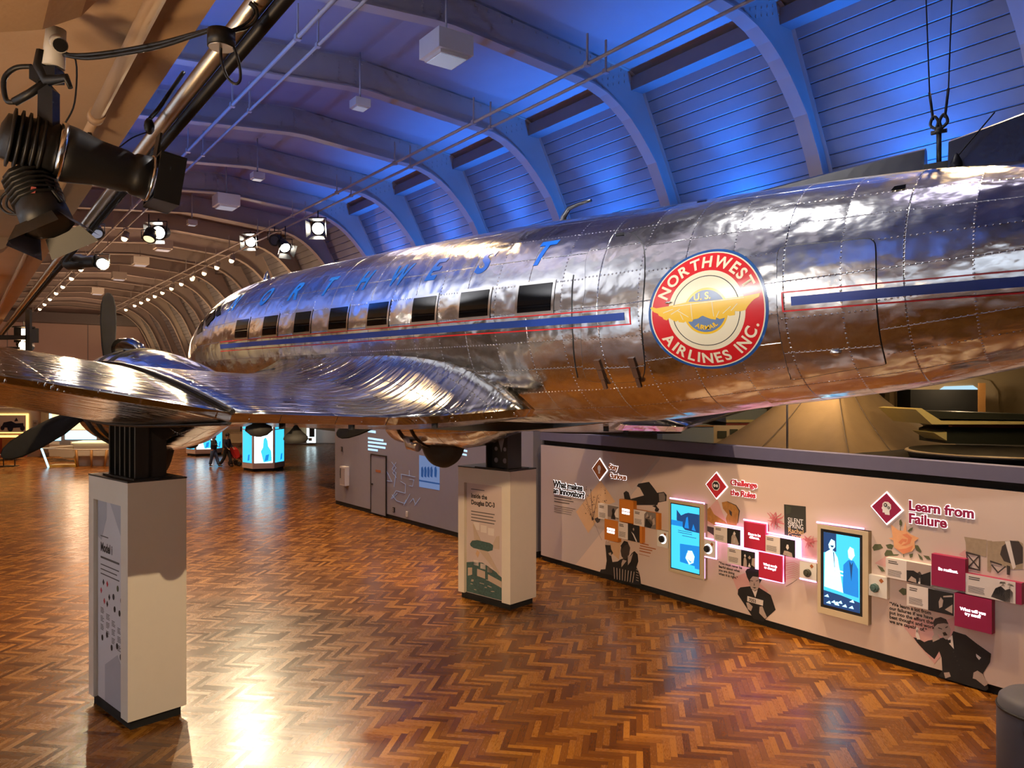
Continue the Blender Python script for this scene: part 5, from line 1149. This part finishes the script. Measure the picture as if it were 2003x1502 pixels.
p = at(125, 108, 3.55); o = thing('power_cable', 'two black cables strung from the large spotlight to the round cable box', 'cable', p)
for e in (0, 7):
    b = B(); b.cable([L_(125, 107+e*.1, 3.55), L_(170, 107+e, 3.5), L_(230, 100+e, 3.45), L_(310, 85+e, 3.35), L_(380, 66+e*.5, 3.25), L_(420, 56, 3.18)], .009, 8); b.build('cable', 'black', o)
p = at(292, 247, 4.5); o = thing('rail_clamp', 'black clamp and safety wire on the soffit rail above the profile spotlight', 'clamp', p)
b = B(); b.ball((0, 0, 0), .035, 12, (.8, 1, 1.4)); b.build('body', 'black', o); b = B(); b.cable([(0, 0, -.03), (-.05, -.1, -.1), (-.1, -.2, -.2), (-.12, -.3, -.22)], .004, 6); b.cable([(0, 0, .04), (.03, .05, .12), (.1, .05, .22), (.16, .1, .36)], .012, 6); b.build('wire', 'black', o)
# ================================================================ BACKGROUND
def boxed(name, label, cat, loc, rot, parts, group=None):
    o = thing(name, label, cat, loc, rot, group)
    for nm, mat, boxes in parts:
        b = B()
        for q in boxes: b.box(*q)
        b.build(nm, mat, o)
    return o
def kiosk(label, px, py, top, R):
    p = fl(px, py); p += Vector((p.x, p.y, 0)).normalized()*R*.9
    o = thing('screen_kiosk', label, 'kiosk', p, math.atan2(p.x, -p.y)*0+math.atan2(-p.x, p.y), 'hexagonal screen kiosks')
    hexa = lambda r: [(r*math.cos(math.pi/3*k), r*math.sin(math.pi/3*k)) for k in range(6)]
    b = B(); b.slab(hexa(R), .14, top); b.build('body', 'wall_pink', o); b = B(); b.slab(hexa(R*.93), 0, .14); b.build('plinth', 'matte_black', o)
    for k in (3, 4, 5):
        M = Matrix.Rotation(math.pi/3*k+math.pi/6, 4, 'Z'); d = R*math.cos(math.pi/6); w = R*.42
        b = B(); b.box(d-.0, d+.012, -w, w, .42, 2.05, M); b.box(d, d+.012, -w, w, 2.1, top-.1, M); b.build('display', 'screen_white' if k == 4 else 'screen_cyan', o)
        b = B(); q = [M @ Vector((d+.014, y, z)) for y, z in ((.0*w, .45), (.9*w, .5), (.85*w, 1.0), (.5*w, 1.25), (.45*w, 1.5), (.25*w, 1.7), (.0, 1.6), (-.05*w, 1.2), (-.3*w, 1.0))]
        b.face([b.bm.verts.new(v) for v in q]); q = [M @ Vector((d+.016, y, z)) for y, z in ((.1*w, .5), (.5*w, .55), (.6*w, .85), (.25*w, .8))]; b.mi = 1; b.face([b.bm.verts.new(v) for v in q]); b.build('screen_picture', ['screen_cyan', 'screen_mid'], o)
    return o
kiosk('hexagonal kiosk with bright white and cyan screens to the right of the stroller', 515.5, 922, 2.75, 1.03)
kiosk('farther hexagonal kiosk with pale screens behind the woman in jeans', 400, 892, 2.6, 1.05)
# people and stroller
def skin(name, chain, mat, parent, sub=1):
    vs, es, rs = chain; me = bpy.data.meshes.new(name); me.from_pydata(vs, es, []); o = bpy.data.objects.new(name, me); COL.objects.link(o)
    md = o.modifiers.new('s', 'SKIN'); md.use_smooth_shade = True
    for v, r in zip(me.skin_vertices[0].data, rs): v.radius = (r, r) if not isinstance(r, tuple) else r
    me.skin_vertices[0].data[0].use_root = True
    o.modifiers.new('u', 'SUBSURF').levels = sub; o.modifiers['u'].render_levels = sub
    nm = bpy.data.meshes.new_from_object(o.evaluated_get(bpy.context.evaluated_depsgraph_get())); bpy.data.objects.remove(o)
    nm.materials.clear(); nm.materials.append(MAT[mat]); o = bpy.data.objects.new(name, nm); COL.objects.link(o); o.parent = parent
    for p in nm.polygons: p.use_smooth = True
    return o
def person(label, px, py, rot, j, top_mat, leg_mat, hairlong):
    """j: joint dict in metres, x = walking direction"""
    o = thing('person', label, 'person', fl(px, py), rot)
    names = ['pelvis', 'chest', 'neck', 'head', 'crown', 'shl', 'ell', 'hal', 'shr', 'elr', 'har', 'hil', 'knl', 'anl', 'tol', 'hir', 'knr', 'anr', 'tor']
    V = [j[n] for n in names]; ix = {n: i for i, n in enumerate(names)}
    E_ = [('pelvis', 'chest'), ('chest', 'neck'), ('neck', 'head'), ('head', 'crown'), ('chest', 'shl'), ('shl', 'ell'), ('ell', 'hal'), ('chest', 'shr'), ('shr', 'elr'), ('elr', 'har'), ('pelvis', 'hil'), ('hil', 'knl'), ('knl', 'anl'), ('anl', 'tol'), ('pelvis', 'hir'), ('hir', 'knr'), ('knr', 'anr'), ('anr', 'tor')]
    R = dict(pelvis=.10, chest=.11, neck=.058, head=.095, crown=.07, shl=.05, ell=.036, hal=.033, shr=.05, elr=.036, har=.033, hil=.075, knl=.05, anl=.038, tol=.035, hir=.075, knr=.05, anr=.038, tor=.035)
    skin('body', (V, [(ix[a], ix[c]) for a, c in E_], [R[n] for n in names]), 'skin', o)
    t = ['pelvis', 'chest', 'neck', 'shl', 'ell', 'shr', 'elr']; ti = {n: i for i, n in enumerate(t)}; base = Vector(j['chest'])
    VV = [Vector(j[n]) for n in t]; VV[2] = base.lerp(VV[2], .75); VV[0] = VV[0]+Vector((0, 0, -.04))
    for a_, h_ in ((4, 'hal'), (6, 'har')): VV.append(VV[a_].lerp(Vector(j[h_]), .8))
    skin('shirt', ([tuple(v) for v in VV], [(0, 1), (1, 2), (1, 3), (3, 4), (1, 5), (5, 6), (4, 7), (6, 8)], [.175, .175, .08, .085, .064, .085, .064, .05, .05]), top_mat, o)
    t = ['pelvis', 'hil', 'knl', 'anl', 'hir', 'knr', 'anr']
    q = Vector(j['pelvis'])
    skin('trousers', ([tuple(q+Vector((0, 0, -.03)))]+[j[n] for n in t[1:]]+[tuple(q+Vector((0, 0, .09)))], [(0, 1), (1, 2), (2, 3), (0, 4), (4, 5), (5, 6), (0, 7)], [.14, .11, .085, .085, .11, .085, .085, .14]), leg_mat, o)
    h = Vector(j['head']); b = B(); b.ball(h+Vector((-.02, 0, .06)), .115, 14, (1, .9, 1))
    if hairlong: b.ball(h+Vector((-.06, 0, -.06)), .09, 12, (.7, .9, 1.5))
    b.build('hair', 'hair', o)
    b = B(); b.ball(h+Vector((.115, 0, .0)), .02, 8, (1, .6, 1)); b.box(.09, .105, -.035, -.018, .03, .042, Matrix.Translation(h)); b.box(.09, .105, .018, .035, .03, .042, Matrix.Translation(h)); b.box(.09, .108, -.025, .025, -.06, -.05, Matrix.Translation(h)); b.build('face', 'skin', o)
    for s_, a in (('l', 'tol'), ('r', 'tor')):
        q = Vector(j[a]); b = B(); b.ball(q+Vector((-.05, 0, .01)), .06, 10, (1.9, .8, .65)); b.build('shoe', 'black', o)
    for k in ('hal', 'har'):
        q = Vector(j[k]); e = q-Vector(j['el'+k[-1]]); e.normalize(); b = B(); sd = Vector((0, 1, 0))
        for f in range(4): b.tube([q+sd*(f-1.5)*.018, q+sd*(f-1.5)*.02+e*.06, q+sd*(f-1.5)*.019+e*.09+Vector((.012, 0, -.01))], .009, 6)
        b.tube([q+sd*.03, q+sd*.055+e*.03, q+sd*.05+e*.06], .01, 6); b.build('hand_fingers', 'skin', o)
    return o
man = dict(pelvis=(0, 0, .93), chest=(.03, 0, 1.30), neck=(.05, 0, 1.50), head=(.08, 0, 1.62), crown=(.08, 0, 1.72), shl=(.03, .17, 1.40), ell=(.06, .24, 1.13), hal=(.28, .20, .96), shr=(.03, -.17, 1.40), elr=(.08, -.24, 1.13), har=(.30, -.20, .96), hil=(.0, .09, .86), knl=(.16, .09, .49), anl=(.20, .09, .09), tol=(.33, .09, .04), hir=(0, -.09, .86), knr=(-.06, -.09, .47), anr=(-.34, -.09, .12), tor=(-.24, -.09, .04))
person('man in a navy shirt and dark trousers walking behind a red stroller', 443, 912.5, -.35, man, 'cloth_navy', 'cloth_dark', False)
wom = dict(pelvis=(0, 0, .90), chest=(.0, 0, 1.24), neck=(.02, 0, 1.43), head=(.04, 0, 1.54), crown=(.04, 0, 1.63), shl=(.0, .15, 1.34), ell=(-.1, .24, 1.10), hal=(.08, .26, 1.05), shr=(.0, -.15, 1.34), elr=(.12, -.2, 1.12), har=(.26, -.12, 1.2), hil=(0, .09, .84), knl=(.12, .09, .46), anl=(.26, .09, .08), tol=(.36, .09, .04), hir=(0, -.09, .84), knr=(-.06, -.09, .45), anr=(-.16, -.09, .09), tor=(-.06, -.09, .04))
person('woman with dark hair, dark top and wide blue jeans walking left of the man', 418, 912.5, -.3, wom, 'cloth_dark', 'denim', True)
p = fl(463, 911); o = thing('stroller', 'red stroller pushed by the man in the navy shirt', 'stroller', p, -.3)
b = B(); b.prism([(-.25, .45), (.1, .38), (.32, .5), (.34, .6), (.08, .55), (-.06, .86), (-.22, .98), (-.34, .9)], -.2, .2); b.build('seat', 'stroller_red', o)
for x, r, yy in ((-.22, .15, .22), (-.22, .15, -.22), (.28, .13, .18), (.28, .13, -.18)):
    b = B(); b.lathe((x, yy-.02, r), (0, 1, 0), [(0, r*.6), (0, r), (.04, r), (.04, r*.6)], 16); w = b.build('wheel', 'rubber', o); b = B(); b.cyl((x, yy-.02, r), (x, yy+.02, r), r*.4, None, 10); b.build('hub', 'conduit', w)
b = B()
for yy in (-.2, .2): b.tube([(-.48, yy, 1.0), (-.2, yy, .6), (.28, yy, .13)], .015, 6); b.tube([(-.22, yy, .15), (.1, yy, .45)], .015, 6)
b.tube([(-.48, -.2, 1.0), (-.48, .2, 1.0)], .018, 6); b.build('frame', 'black', o)
# left background: exhibition partition with picture, cases, desk
A = fl(-60, 893); Bp = fl(178, 893); rotp = math.atan2(Bp.y-A.y, Bp.x-A.x)
b = B(); b.box(0, (Bp-A).length, 0, .4, 0, 2.95); structure('wall_partition', b, 'wall_cream', loc=A, rot=rotp)
def bgp(px, py, Yd): return at(px, py, Yd)
def bgbox(name, label, cat, x0, x1, y0, y1, Yd, dep, mat, parts=(), group=None):
    """upright box by its picture rectangle at depth Yd (floor-standing or hung)"""
    p0, p1 = at(x0, y1, Yd), at(x1, y0, Yd); o = thing(name, label, cat, (p0.x, p0.y, p0.z), 0, group); w, h = p1.x-p0.x, p1.z-p0.z
    b = B(); b.box(0, w, 0, dep, 0, h); b.build('body', mat, o)
    for nm, m, (a, c, d, e), yy in parts: b = B(); b.box(w*a, w*c, -yy, 0, h*d, h*e); b.build(nm, m, o)
    return o
YL = A.y-.06
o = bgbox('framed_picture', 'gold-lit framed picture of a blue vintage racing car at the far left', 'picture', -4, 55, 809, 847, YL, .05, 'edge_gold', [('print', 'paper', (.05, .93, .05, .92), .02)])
b = B(); w, h = 59/F*YL, 38/F*YL; X = lambda t: t*w; Z = lambda t: t*h
for q in ([(.12, .3), (.2, .55), (.45, .62), (.6, .5), (.85, .52), (.86, .3), (.5, .26)], [(.55, .6), (.62, .8), (.68, .62)]): b.prism([(X(a), Z(c)) for a, c in q], -.03, -.02)
for cx_, r_ in ((.16, .1), (.42, .15), (.82, .12)): b.prism([(X(cx_)+r_*h*math.cos(t*.52), Z(.26)+r_*h*1.2*math.sin(t*.52)) for t in range(12)], -.035, -.02)
b.build('racing_car', 'cloth_navy', o)
bgbox('wall_label', 'small grey label beside the gold-lit picture', 'sign', 64, 73, 822, 834, YL, .03, 'conduit', [('text', 'ink_mid', (.2, .8, .4, .7), .004)])
bgbox('stone_column', 'mottled stone column behind the propeller at far left', 'column', 80, 97, 790, 893, YL-.25, .5, 'wood_print', [('base', 'ink_mid', (-.05, 1.05, 0, .06), .05)])
o = bgbox('display_case', 'long lit display case with pale blue screens behind the drooping propeller blade', 'display case', 97, 236, 842, 893, 43.5, 1.2, 'wall_grey', [('screen', 'screen_pale', (.02, .16, .62, .98), .03), ('screen', 'screen_pale', (.22, .66, .66, 1.0), .03), ('shelf', 'white_print', (.0, .14, .46, .58), .04), ('shelf', 'white_print', (.3, .48, .46, .58), .04), ('base', 'wall_cream', (0, 1, 0, .45), .02)])
bgbox('bright_wall_panel', 'pale yellow backlit panel above the long display case', 'panel', 97, 232, 790, 842, 45, .3, 'case_light', [('frame', 'screen_pale', (0, .03, 0, 1), .05)])
p = fl(18, 912); o = thing('low_table', 'thin black-framed low table at the far left edge', 'table', p); b = B(); b.box(-.35, .35, -.3, .3, .62, .66); b.build('tabletop', 'white_board', o); b = B(); b.box(-.38, .38, -.25, .25, 0, .04); b.build('base', 'black', o)
for x in (-.3, .3): b = B(); b.box(x-.02, x+.02, -.02, .02, .04, .62); b.build('leg', 'black', o)
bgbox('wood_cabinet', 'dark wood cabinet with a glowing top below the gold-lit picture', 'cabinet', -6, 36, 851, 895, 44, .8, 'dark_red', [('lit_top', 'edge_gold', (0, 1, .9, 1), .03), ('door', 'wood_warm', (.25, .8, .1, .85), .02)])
# glass railing corner and white desk
p = fl(95, 914); o = thing('glass_railing', 'glass balustrade corner with leaning posts left of the white desk', 'railing', p, .12)
b = B(); q = [b.bm.verts.new(v) for v in ((-.3, 0, .95), (1.3, .5, 1.05), (1.15, .5, .15), (0, 0, .05))]; b.face(q); b.build('glass_panel', 'glass', o)
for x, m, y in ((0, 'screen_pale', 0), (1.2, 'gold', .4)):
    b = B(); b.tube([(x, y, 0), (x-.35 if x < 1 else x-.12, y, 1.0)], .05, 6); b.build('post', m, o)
b = B(); b.tube([(-.36, 0, 1.0), (1.3, .5, 1.1)], .03, 6); b.tube([(-.36, 0, 1.0), (1.7, -.2, .92), (3.4, -.2, .92)], .03, 6); b.build('handrail', 'white_print', o)
b = B(); b.slab([(0, 0), (1.3, .1), (1.1, .6), (.1, .5)], 0, .12); b.build('plinth', 'gold', o)
p = fl(140, 913); o = thing('counter_desk', 'long white counter with leaning brown posts beside the near pedestal', 'desk', p, .05)
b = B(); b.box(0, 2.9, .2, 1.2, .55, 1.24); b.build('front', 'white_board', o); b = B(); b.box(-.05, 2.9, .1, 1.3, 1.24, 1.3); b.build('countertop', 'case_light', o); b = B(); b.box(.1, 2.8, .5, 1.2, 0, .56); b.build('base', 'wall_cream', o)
for x in (.15, .95, 1.75):
    b = B(); b.tube([(x+(.12 if x < .5 else .02 if x < 1 else -.1), .1, 0), (x, .15, .9)], .06, 6); b.build('leg', 'wood_warm', o)
# items beyond the kiosks and beside the grey wall end
bgbox('tan_crate', 'tan crate behind the stroller', 'crate', 451, 480, 845, 866, 53, 1.0, 'wood_frame', [('lid', 'wood_print', (0, 1, .85, 1), .02)])
bgbox('room_divider', 'tan room divider standing beyond the bell-shaped lamp', 'divider', 556, 603, 800, 868, 56, .3, 'tan_wall', [('base', 'ink_mid', (0, 1, 0, .04), .03)])
bgbox('poster_board', 'bright white poster with black picture beside the grey display panel', 'poster', 600, 617, 828, 866, 55, .1, 'screen_white', [('picture', 'ink', (.3, .9, .3, .8), .02), ('caption', 'ink_mid', (.2, .6, .1, .25), .02)])
bgbox('notice_board', 'grey display panel with a small triangle mark beyond the grey wall end', 'panel', 616, 660, 820, 867.6, 57, .2, 'panel_pink', [('edge', 'ink_mid', (0, 1, 0, .03), .03), ('edge', 'ink_mid', (0, .03, 0, 1), .03)])
bgbox('back_display', 'wide pale display wall across the far floor behind the kiosks', 'display', 236, 470, 805, 874, 62, .4, 'wall_pink', [('screen', 'screen_pale', (.6, .75, .1, .7), .03), ('band', 'tan_wall', (.78, 1, 0, .5), .03)])
# grey rounded bin at lower right
p = Vector((5.42, 7.8, 0)); o = thing('round_bin', 'rounded grey bin at the lower right corner by the exhibition wall', 'bin', p)
b = B(); b.lathe((0, 0, 0), (0, 0, 1), [(0, .40), (.03, .42), (.88, .42), (1.0, .40), (1.05, .34), (1.06, .1)], 36); b.build('body', 'grey_cover', o); b = B(); b.lathe((0, 0, .9), (0, 0, 1), [(0, .425), (.012, .43), (.024, .425)], 36); b.build('rim', 'black', o)
# ================================================================ BEHIND THE PARAPET
dz = 2.6
def deck(px, py): return at(px, py, (CH-dz)*F/(py-HZ))
pA, pB, pC = deck(1400, 867), deck(1660, 887.5), deck(1868, 871); pD = pA+pC-pB; cen = (pA+pC)/2; apex = Vector((cen.x, cen.y, 0))
o = thing('canvas_tent', 'tan canvas tent standing behind the exhibition wall under the tail', 'tent', (cen.x, cen.y, dz))
corners = [Vector((q.x-cen.x, q.y-cen.y, 0)) for q in (pA, pB, pC, pD)]
b = B(); rows = []; H = 3.1
for i in range(13):
    t = i/12; k = (1-t)**1.75*.96+.04; z = H*t; ring = []
    for e in range(4):
        for f_ in range(8):
            q = corners[e].lerp(corners[(e+1) % 4], f_/8); wob = 1+.025*math.sin(f_*3.9+e)*(1-t)
            ring.append(b.bm.verts.new((q.x*k*wob, q.y*k*wob, z)))
    rows.append(ring)
for Ra, Rb in zip(rows, rows[1:]):
    for k in range(32): f_ = b.face([Ra[k], Ra[(k+1) % 32], Rb[(k+1) % 32], Rb[k]]); f_.smooth = True
b.face(rows[-1]); b.build('canvas', 'canvas', o)
b = B()
for e, t0 in ((1, .0), (0, .4), (1, .35)):
    q = corners[e].lerp(corners[(e+1) % 4], t0)*1.02
    b.tube([(q.x*((1-t)**1.75*.96+.045), q.y*((1-t)**1.75*.96+.045), H*t) for t in [i/10 for i in range(11)]], .012, 5)
b.build('seam', 'ink_mid', o)
q = deck(1540, 879); x = thing('tent_pole', 'thin grey pole in front of the canvas tent', 'pole', (q.x, q.y, dz)); b = B(); b.cyl((0, 0, 0), (0, 0, 1.7), .03, None, 8); b.build('pole', 'conduit', x); b = B(); b.cyl((0, 0, 0), (0, 0, .03), .12, None, 12); b.build('foot', 'conduit', x)
def dbox(name, label, cat, x0, x1, y0, y1, Y, dep, mat, parts=()):
    o = bgbox(name, label, cat, x0, x1, y0, y1, Y, dep, mat, parts); return o
dbox('pale_case', 'pale blue-grey case at the left behind the exhibition wall parapet', 'display case', 1296, 1396, 832, 868, 21.6, .8, 'pale_blue', [('top_edge', 'wood_warm', (0, 1, .94, 1), .03)])
dbox('painted_board', 'yellowish board with dark swirls left of the canvas tent', 'board', 1395, 1482, 832, 868, 21.9, .1, 'wood_frame', [('swirl', 'olive', (.1, .3, .3, .7), .02), ('swirl', 'olive', (.38, .55, .5, .8), .02), ('swirl', 'olive', (.6, .85, .2, .6), .02)])
dbox('slatted_roof', 'light sloping roof pieces above the painted board', 'roof', 1420, 1500, 800, 826, 25, 2, 'pale_blue', [('edge', 'yellow_paint', (0, 1, 0, .2), .05), ('rail', 'dark_red', (0, 1, -.25, -.05), .05)])
# arched opening in the far tan wall
Yb = 24.3
dbox('arch_wall', 'tan wall with a pale arched niche at the right behind the airplane tail', 'wall panel', 1740, 2150, 640, 905, Yb, .3, 'tan_wall', [('base', 'dark_deck', (0, 1, 0, .1), .05)])
o = thing('arched_niche', 'glowing cream arched niche in the tan wall', 'niche', at(1870, 810, Yb-.1)); s_ = Yb/F; b = B()
b.prism([((x-1870)*s_, (810-y)*s_) for x, y in ((1752, 810), (1752, 745), (1900, 737), (1935, 745), (1950, 765), (1953, 812))], -.05, .05); b.build('back', 'wood_frame', o)
b = B(); b.prism([((x-1870)*s_, (810-y)*s_) for x, y in ((1836, 762), (1845, 756), (1900, 754), (1912, 762))], -.08, -.05); b.build('lit_window', 'window_blue', o)
dbox('dark_counter', 'black counter with a post in front of the cream niche', 'counter', 1781, 1914, 762, 808, Yb-1.2, .8, 'matte_black', [('post', 'wood_warm', (.99, 1.09, -.1, 1.28), .05)])
# old airplane wings at right
o = thing('vintage_airplane', 'old dark green and yellow airplane parked behind the parapet at the right edge', 'airplane', at(1900, 868, 18.5)); s_ = 18.5/F
def VP(b, pts, d0=0, d1=1.2): b.prism([((x-1900)*s_, (868-y)*s_) for x, y in pts], d0, d1)
b = B(); VP(b, [(1806, 803), (2060, 812), (2060, 822), (1815, 818)], -.2, 1.6); b.build('upper_wing', 'dark_green', o)
b = B(); VP(b, [(1780, 800), (1792, 798), (1830, 822), (2060, 824), (2060, 829), (1812, 829)], -.25, 1.6); b.build('wing_edge', 'yellow_paint', o)
b = B(); VP(b, [(1853, 842), (1868, 836), (2060, 834), (2060, 872), (1854, 868)], .1, 1.3); b.build('fuselage', 'dark_green', o)
b = B(); VP(b, [(1826, 846), (1852, 845), (1852, 862)], 0, 1); b.build('tail', 'yellow_paint', o)
b = B(); VP(b, [(1860, 830), (2060, 832), (2060, 838), (1860, 835)], -.05, .1); b.build('side_stripe', 'dark_red', o)
q = deck(1900, 900); o = thing('round_display_base', 'black rounded display base with a cream rim at the right behind the parapet', 'display base', (q.x+.6, q.y+.2, dz))
b = B(); b.lathe((0, 0, 0), (0, 0, 1), [(0, 1.65), (.16, 1.7), (.2, 1.66)], 48); b.build('base', 'black', o); b = B(); b.lathe((0, 0, .13), (0, 0, 1), [(0, 1.70), (.02, 1.75), (.05, 1.73), (.06, 1.69)], 48); b.build('rim', 'wood_frame', o)
# ================================================================ LIGHT
def light(kind, name, loc, energy, color, size=.2, aim=None, angle=60, blend=.4, spread=None):
    d = bpy.data.lights.new(name, kind); d.energy = energy; d.color = color
    if kind in ('POINT', 'SPOT'): d.shadow_soft_size = size
    if kind == 'SPOT': d.spot_size = math.radians(angle); d.spot_blend = blend
    if kind == 'AREA': d.size = size
    o = bpy.data.objects.new(name, d); COL.objects.link(o); o.location = loc
    if aim is not None: o.rotation_euler = (Vector(aim)-Vector(loc)).to_track_quat('-Z', 'Y').to_euler()
    return o
BLUE = (.01, .2, 1.0); WARM = (1, .66, .32); TUNG = (1, .72, .42); NEUT = (1, .96, .93)
for k in range(-2, 5):
    v = 8.37+3.75*k+1.9
    light('SPOT', 'blue_uplight', hall(13.0, v, 7.25), 520, BLUE, .1, hall(12.7, v, 11), 140, 1.0)
    light('SPOT', 'blue_uplight', hall(12.9, v, 7.3), 900, BLUE, .1, hall(11.6, v, 11.2), 62, .7)
light('SPOT', 'blue_uplight', hall(13.0, 29.0, 7.25), 70, BLUE, .1, hall(12.7, 29, 11), 140, 1.0)
for v, e in ((2.8, 160), (12.8, 600), (16.5, 700), (21, 500)): light('SPOT', 'blue_uplight', hall(1.7, v, 6.4), e, BLUE, .12, hall(1.4, v, 11), 140, .9)
for v, e in ((7.8, 1300), (10.6, 1300)): light('SPOT', 'fascia_fill', hall(1.8, v, 6.4), e, NEUT, .15, hall(.9, v, 8.2), 105, .9)  # unseen fill lamps, added so the fuselage mirrors a bright fascia
for k in range(7, 17, 3):
    v = 8.37+3.75*k+1.9
    light('SPOT', 'warm_uplight', hall(12.2, v, 5.5), 330, WARM, .3, hall(11, v, 11), 130, .8)
light('SPOT', 'track_flood', hall(4.6, 5, 9.8), 800, NEUT, .06, hall(3.4, 5, 0), 100, .7)
for v, e in ((11, 1700), (17, 1900), (24, 2000), (34, 2300), (44, 2400), (54, 2400), (66, 2400)): light('SPOT', 'track_flood', hall(4.6, v, 9.8), e, WARM, .12, hall(3.4, v, 0), 100, .7)
for v, e in ((4, 1500), (10, 2300), (20, 1700), (28, 1800), (40, 1900), (52, 2000), (63, 2000)): light('SPOT', 'track_flood', hall(9.5, v, 9.8), e, WARM, .12, hall(8.6, v-1, 0), 95, .6)
light('SPOT', 'pedestal_spot', hall(4.55, -2.6, 9.9), 4200, (1, .76, .46), .05, Vector((-4.2, 9.6, .7)), 25, .5)
light('SPOT', 'fresnel_beam', at(116, 500, 3.62), 2600, (1, .68, .36), .05, Vector((.8, 12.5, .3)), 62, .8)
for px, py, Y, e in ((622, 447, 24.6, 1500), (490, 473, 30.3, 2600), (310, 455, 25.8, 1300), (190, 458, 26, 600)):
    light('SPOT', 'stage_beam', at(px, py, Y), e, (1, .8, .5), .12, at(px, py, 8)*0+Vector(((px-1001)/1500*9, 9, 0)), 60, .8)
for x in (1.5, 5, 8.5): p = WALL+Vector((-HA[0]*x, -HA[1]*x, 0)); light('SPOT', 'wall_wash', (p.x-HR[0]*2.2, p.y-HR[1]*2.2, 8.6), 620, (1, .82, .70), .15, (p.x, p.y, 1.2), 70, .7)
light('SPOT', 'grey_wall_wash', hall(8.6, 20, 9.6), 520, (.9, .85, 1), .2, hall(11, 20, 1.5), 80, .7)
light('SPOT', 'front_spot', at(372, 368, 4.35), 520, (1, .95, .88), .06, at(1350, 560, 7.4), 50, .5)
light('SPOT', 'soffit_fill', hall(-2.2, 2.5, 3.4), 330, (1, .66, .34), .4, hall(-1.4, 5, 6), 150, .8)  # added unseen fill, in place of warm floor light bounced onto the soffit
light('SPOT', 'soffit_fill', hall(-2.2, 12, 3.4), 25, (1, .66, .34), .4, hall(-1.4, 14, 6), 150, .8)  # weaker added fill farther along the soffit
for v, e in ((-3, 1500), (4, 1500), (9, 1500), (14, 500)): light('SPOT', 'side_wall_fill', hall(-3.5, v, 5.5), e, (.86, .93, 1), .3, hall(-7, v, 2.5), 140, .9)  # added unseen lamps brighten the left wall for the fuselage to reflect
for v in (19, 24, 30): light('SPOT', 'side_wall_fill', hall(-3.5, v, 5.5), 420, (1, .66, .3), .3, hall(-7, v, 2.5), 140, .9)  # warm fill added the same way, for gold reflections on the nose
light('SPOT', 'nose_spot', at(204, 516, 9.45), 500, TUNG, .05, Vector((C[0]-4.6*D[0], C[1]-4.6*D[1], 5)), 50, .6)
light('SPOT', 'nose_flood', at(310, 455, 25.8), 3500, TUNG, .15, Vector((C[0]-5*D[0], C[1]-5*D[1], 5)), 50, .5)
light('POINT', 'deck_lamp', at(1600, 700, 20), 130, WARM, .3); light('POINT', 'deck_lamp', at(1950, 700, 16), 100, WARM, .3); light('POINT', 'niche_lamp', at(1880, 745, 22.3), 60, TUNG, .1)
for v in (3, 13, 24): light('POINT', 'ridge_lamp', hall(6.2, v, 8.6), 28, (.85, .75, .95), .5)
for v in (36, 50, 64): light('POINT', 'far_lamp', hall(7, v, 6.5), 420, (1, .62, .38), .5)
w = bpy.data.worlds.new('World'); SC.world = w; w.use_nodes = True
w.node_tree.nodes['Background'].inputs[0].default_value = (.5, .45, .55, 1); w.node_tree.nodes['Background'].inputs[1].default_value = .06
cam = bpy.data.cameras.new('Camera'); co = bpy.data.objects.new('Camera', cam); COL.objects.link(co)
cam.sensor_width = 36; cam.lens = 36*F/2003; cam.shift_y = (HZ-751)/2003; cam.clip_end = 300; cam.clip_start = .05
co.location = (0, 0, CH); co.rotation_euler = (math.pi/2, 0, 0); SC.camera = co
vs = SC.view_settings; vs.view_transform = 'Standard'; vs.look = 'None'; vs.gamma = 1; vs.use_curve_mapping = False; vs.exposure = 0.15
SC.display_settings.display_device = 'sRGB'
cy = SC.cycles; cy.use_denoising = True; cy.max_bounces = 6; cy.diffuse_bounces = 3; cy.glossy_bounces = 4; cy.transmission_bounces = 4; cy.caustics_reflective = False; cy.caustics_refractive = False; cy.sample_clamp_indirect = 6.0
cy.blur_glossy = .5; cy.use_adaptive_sampling = True; cy.adaptive_threshold = .05; cy.adaptive_min_samples = 12; cy.max_bounces = 5; cy.diffuse_bounces = 2; cy.glossy_bounces = 3
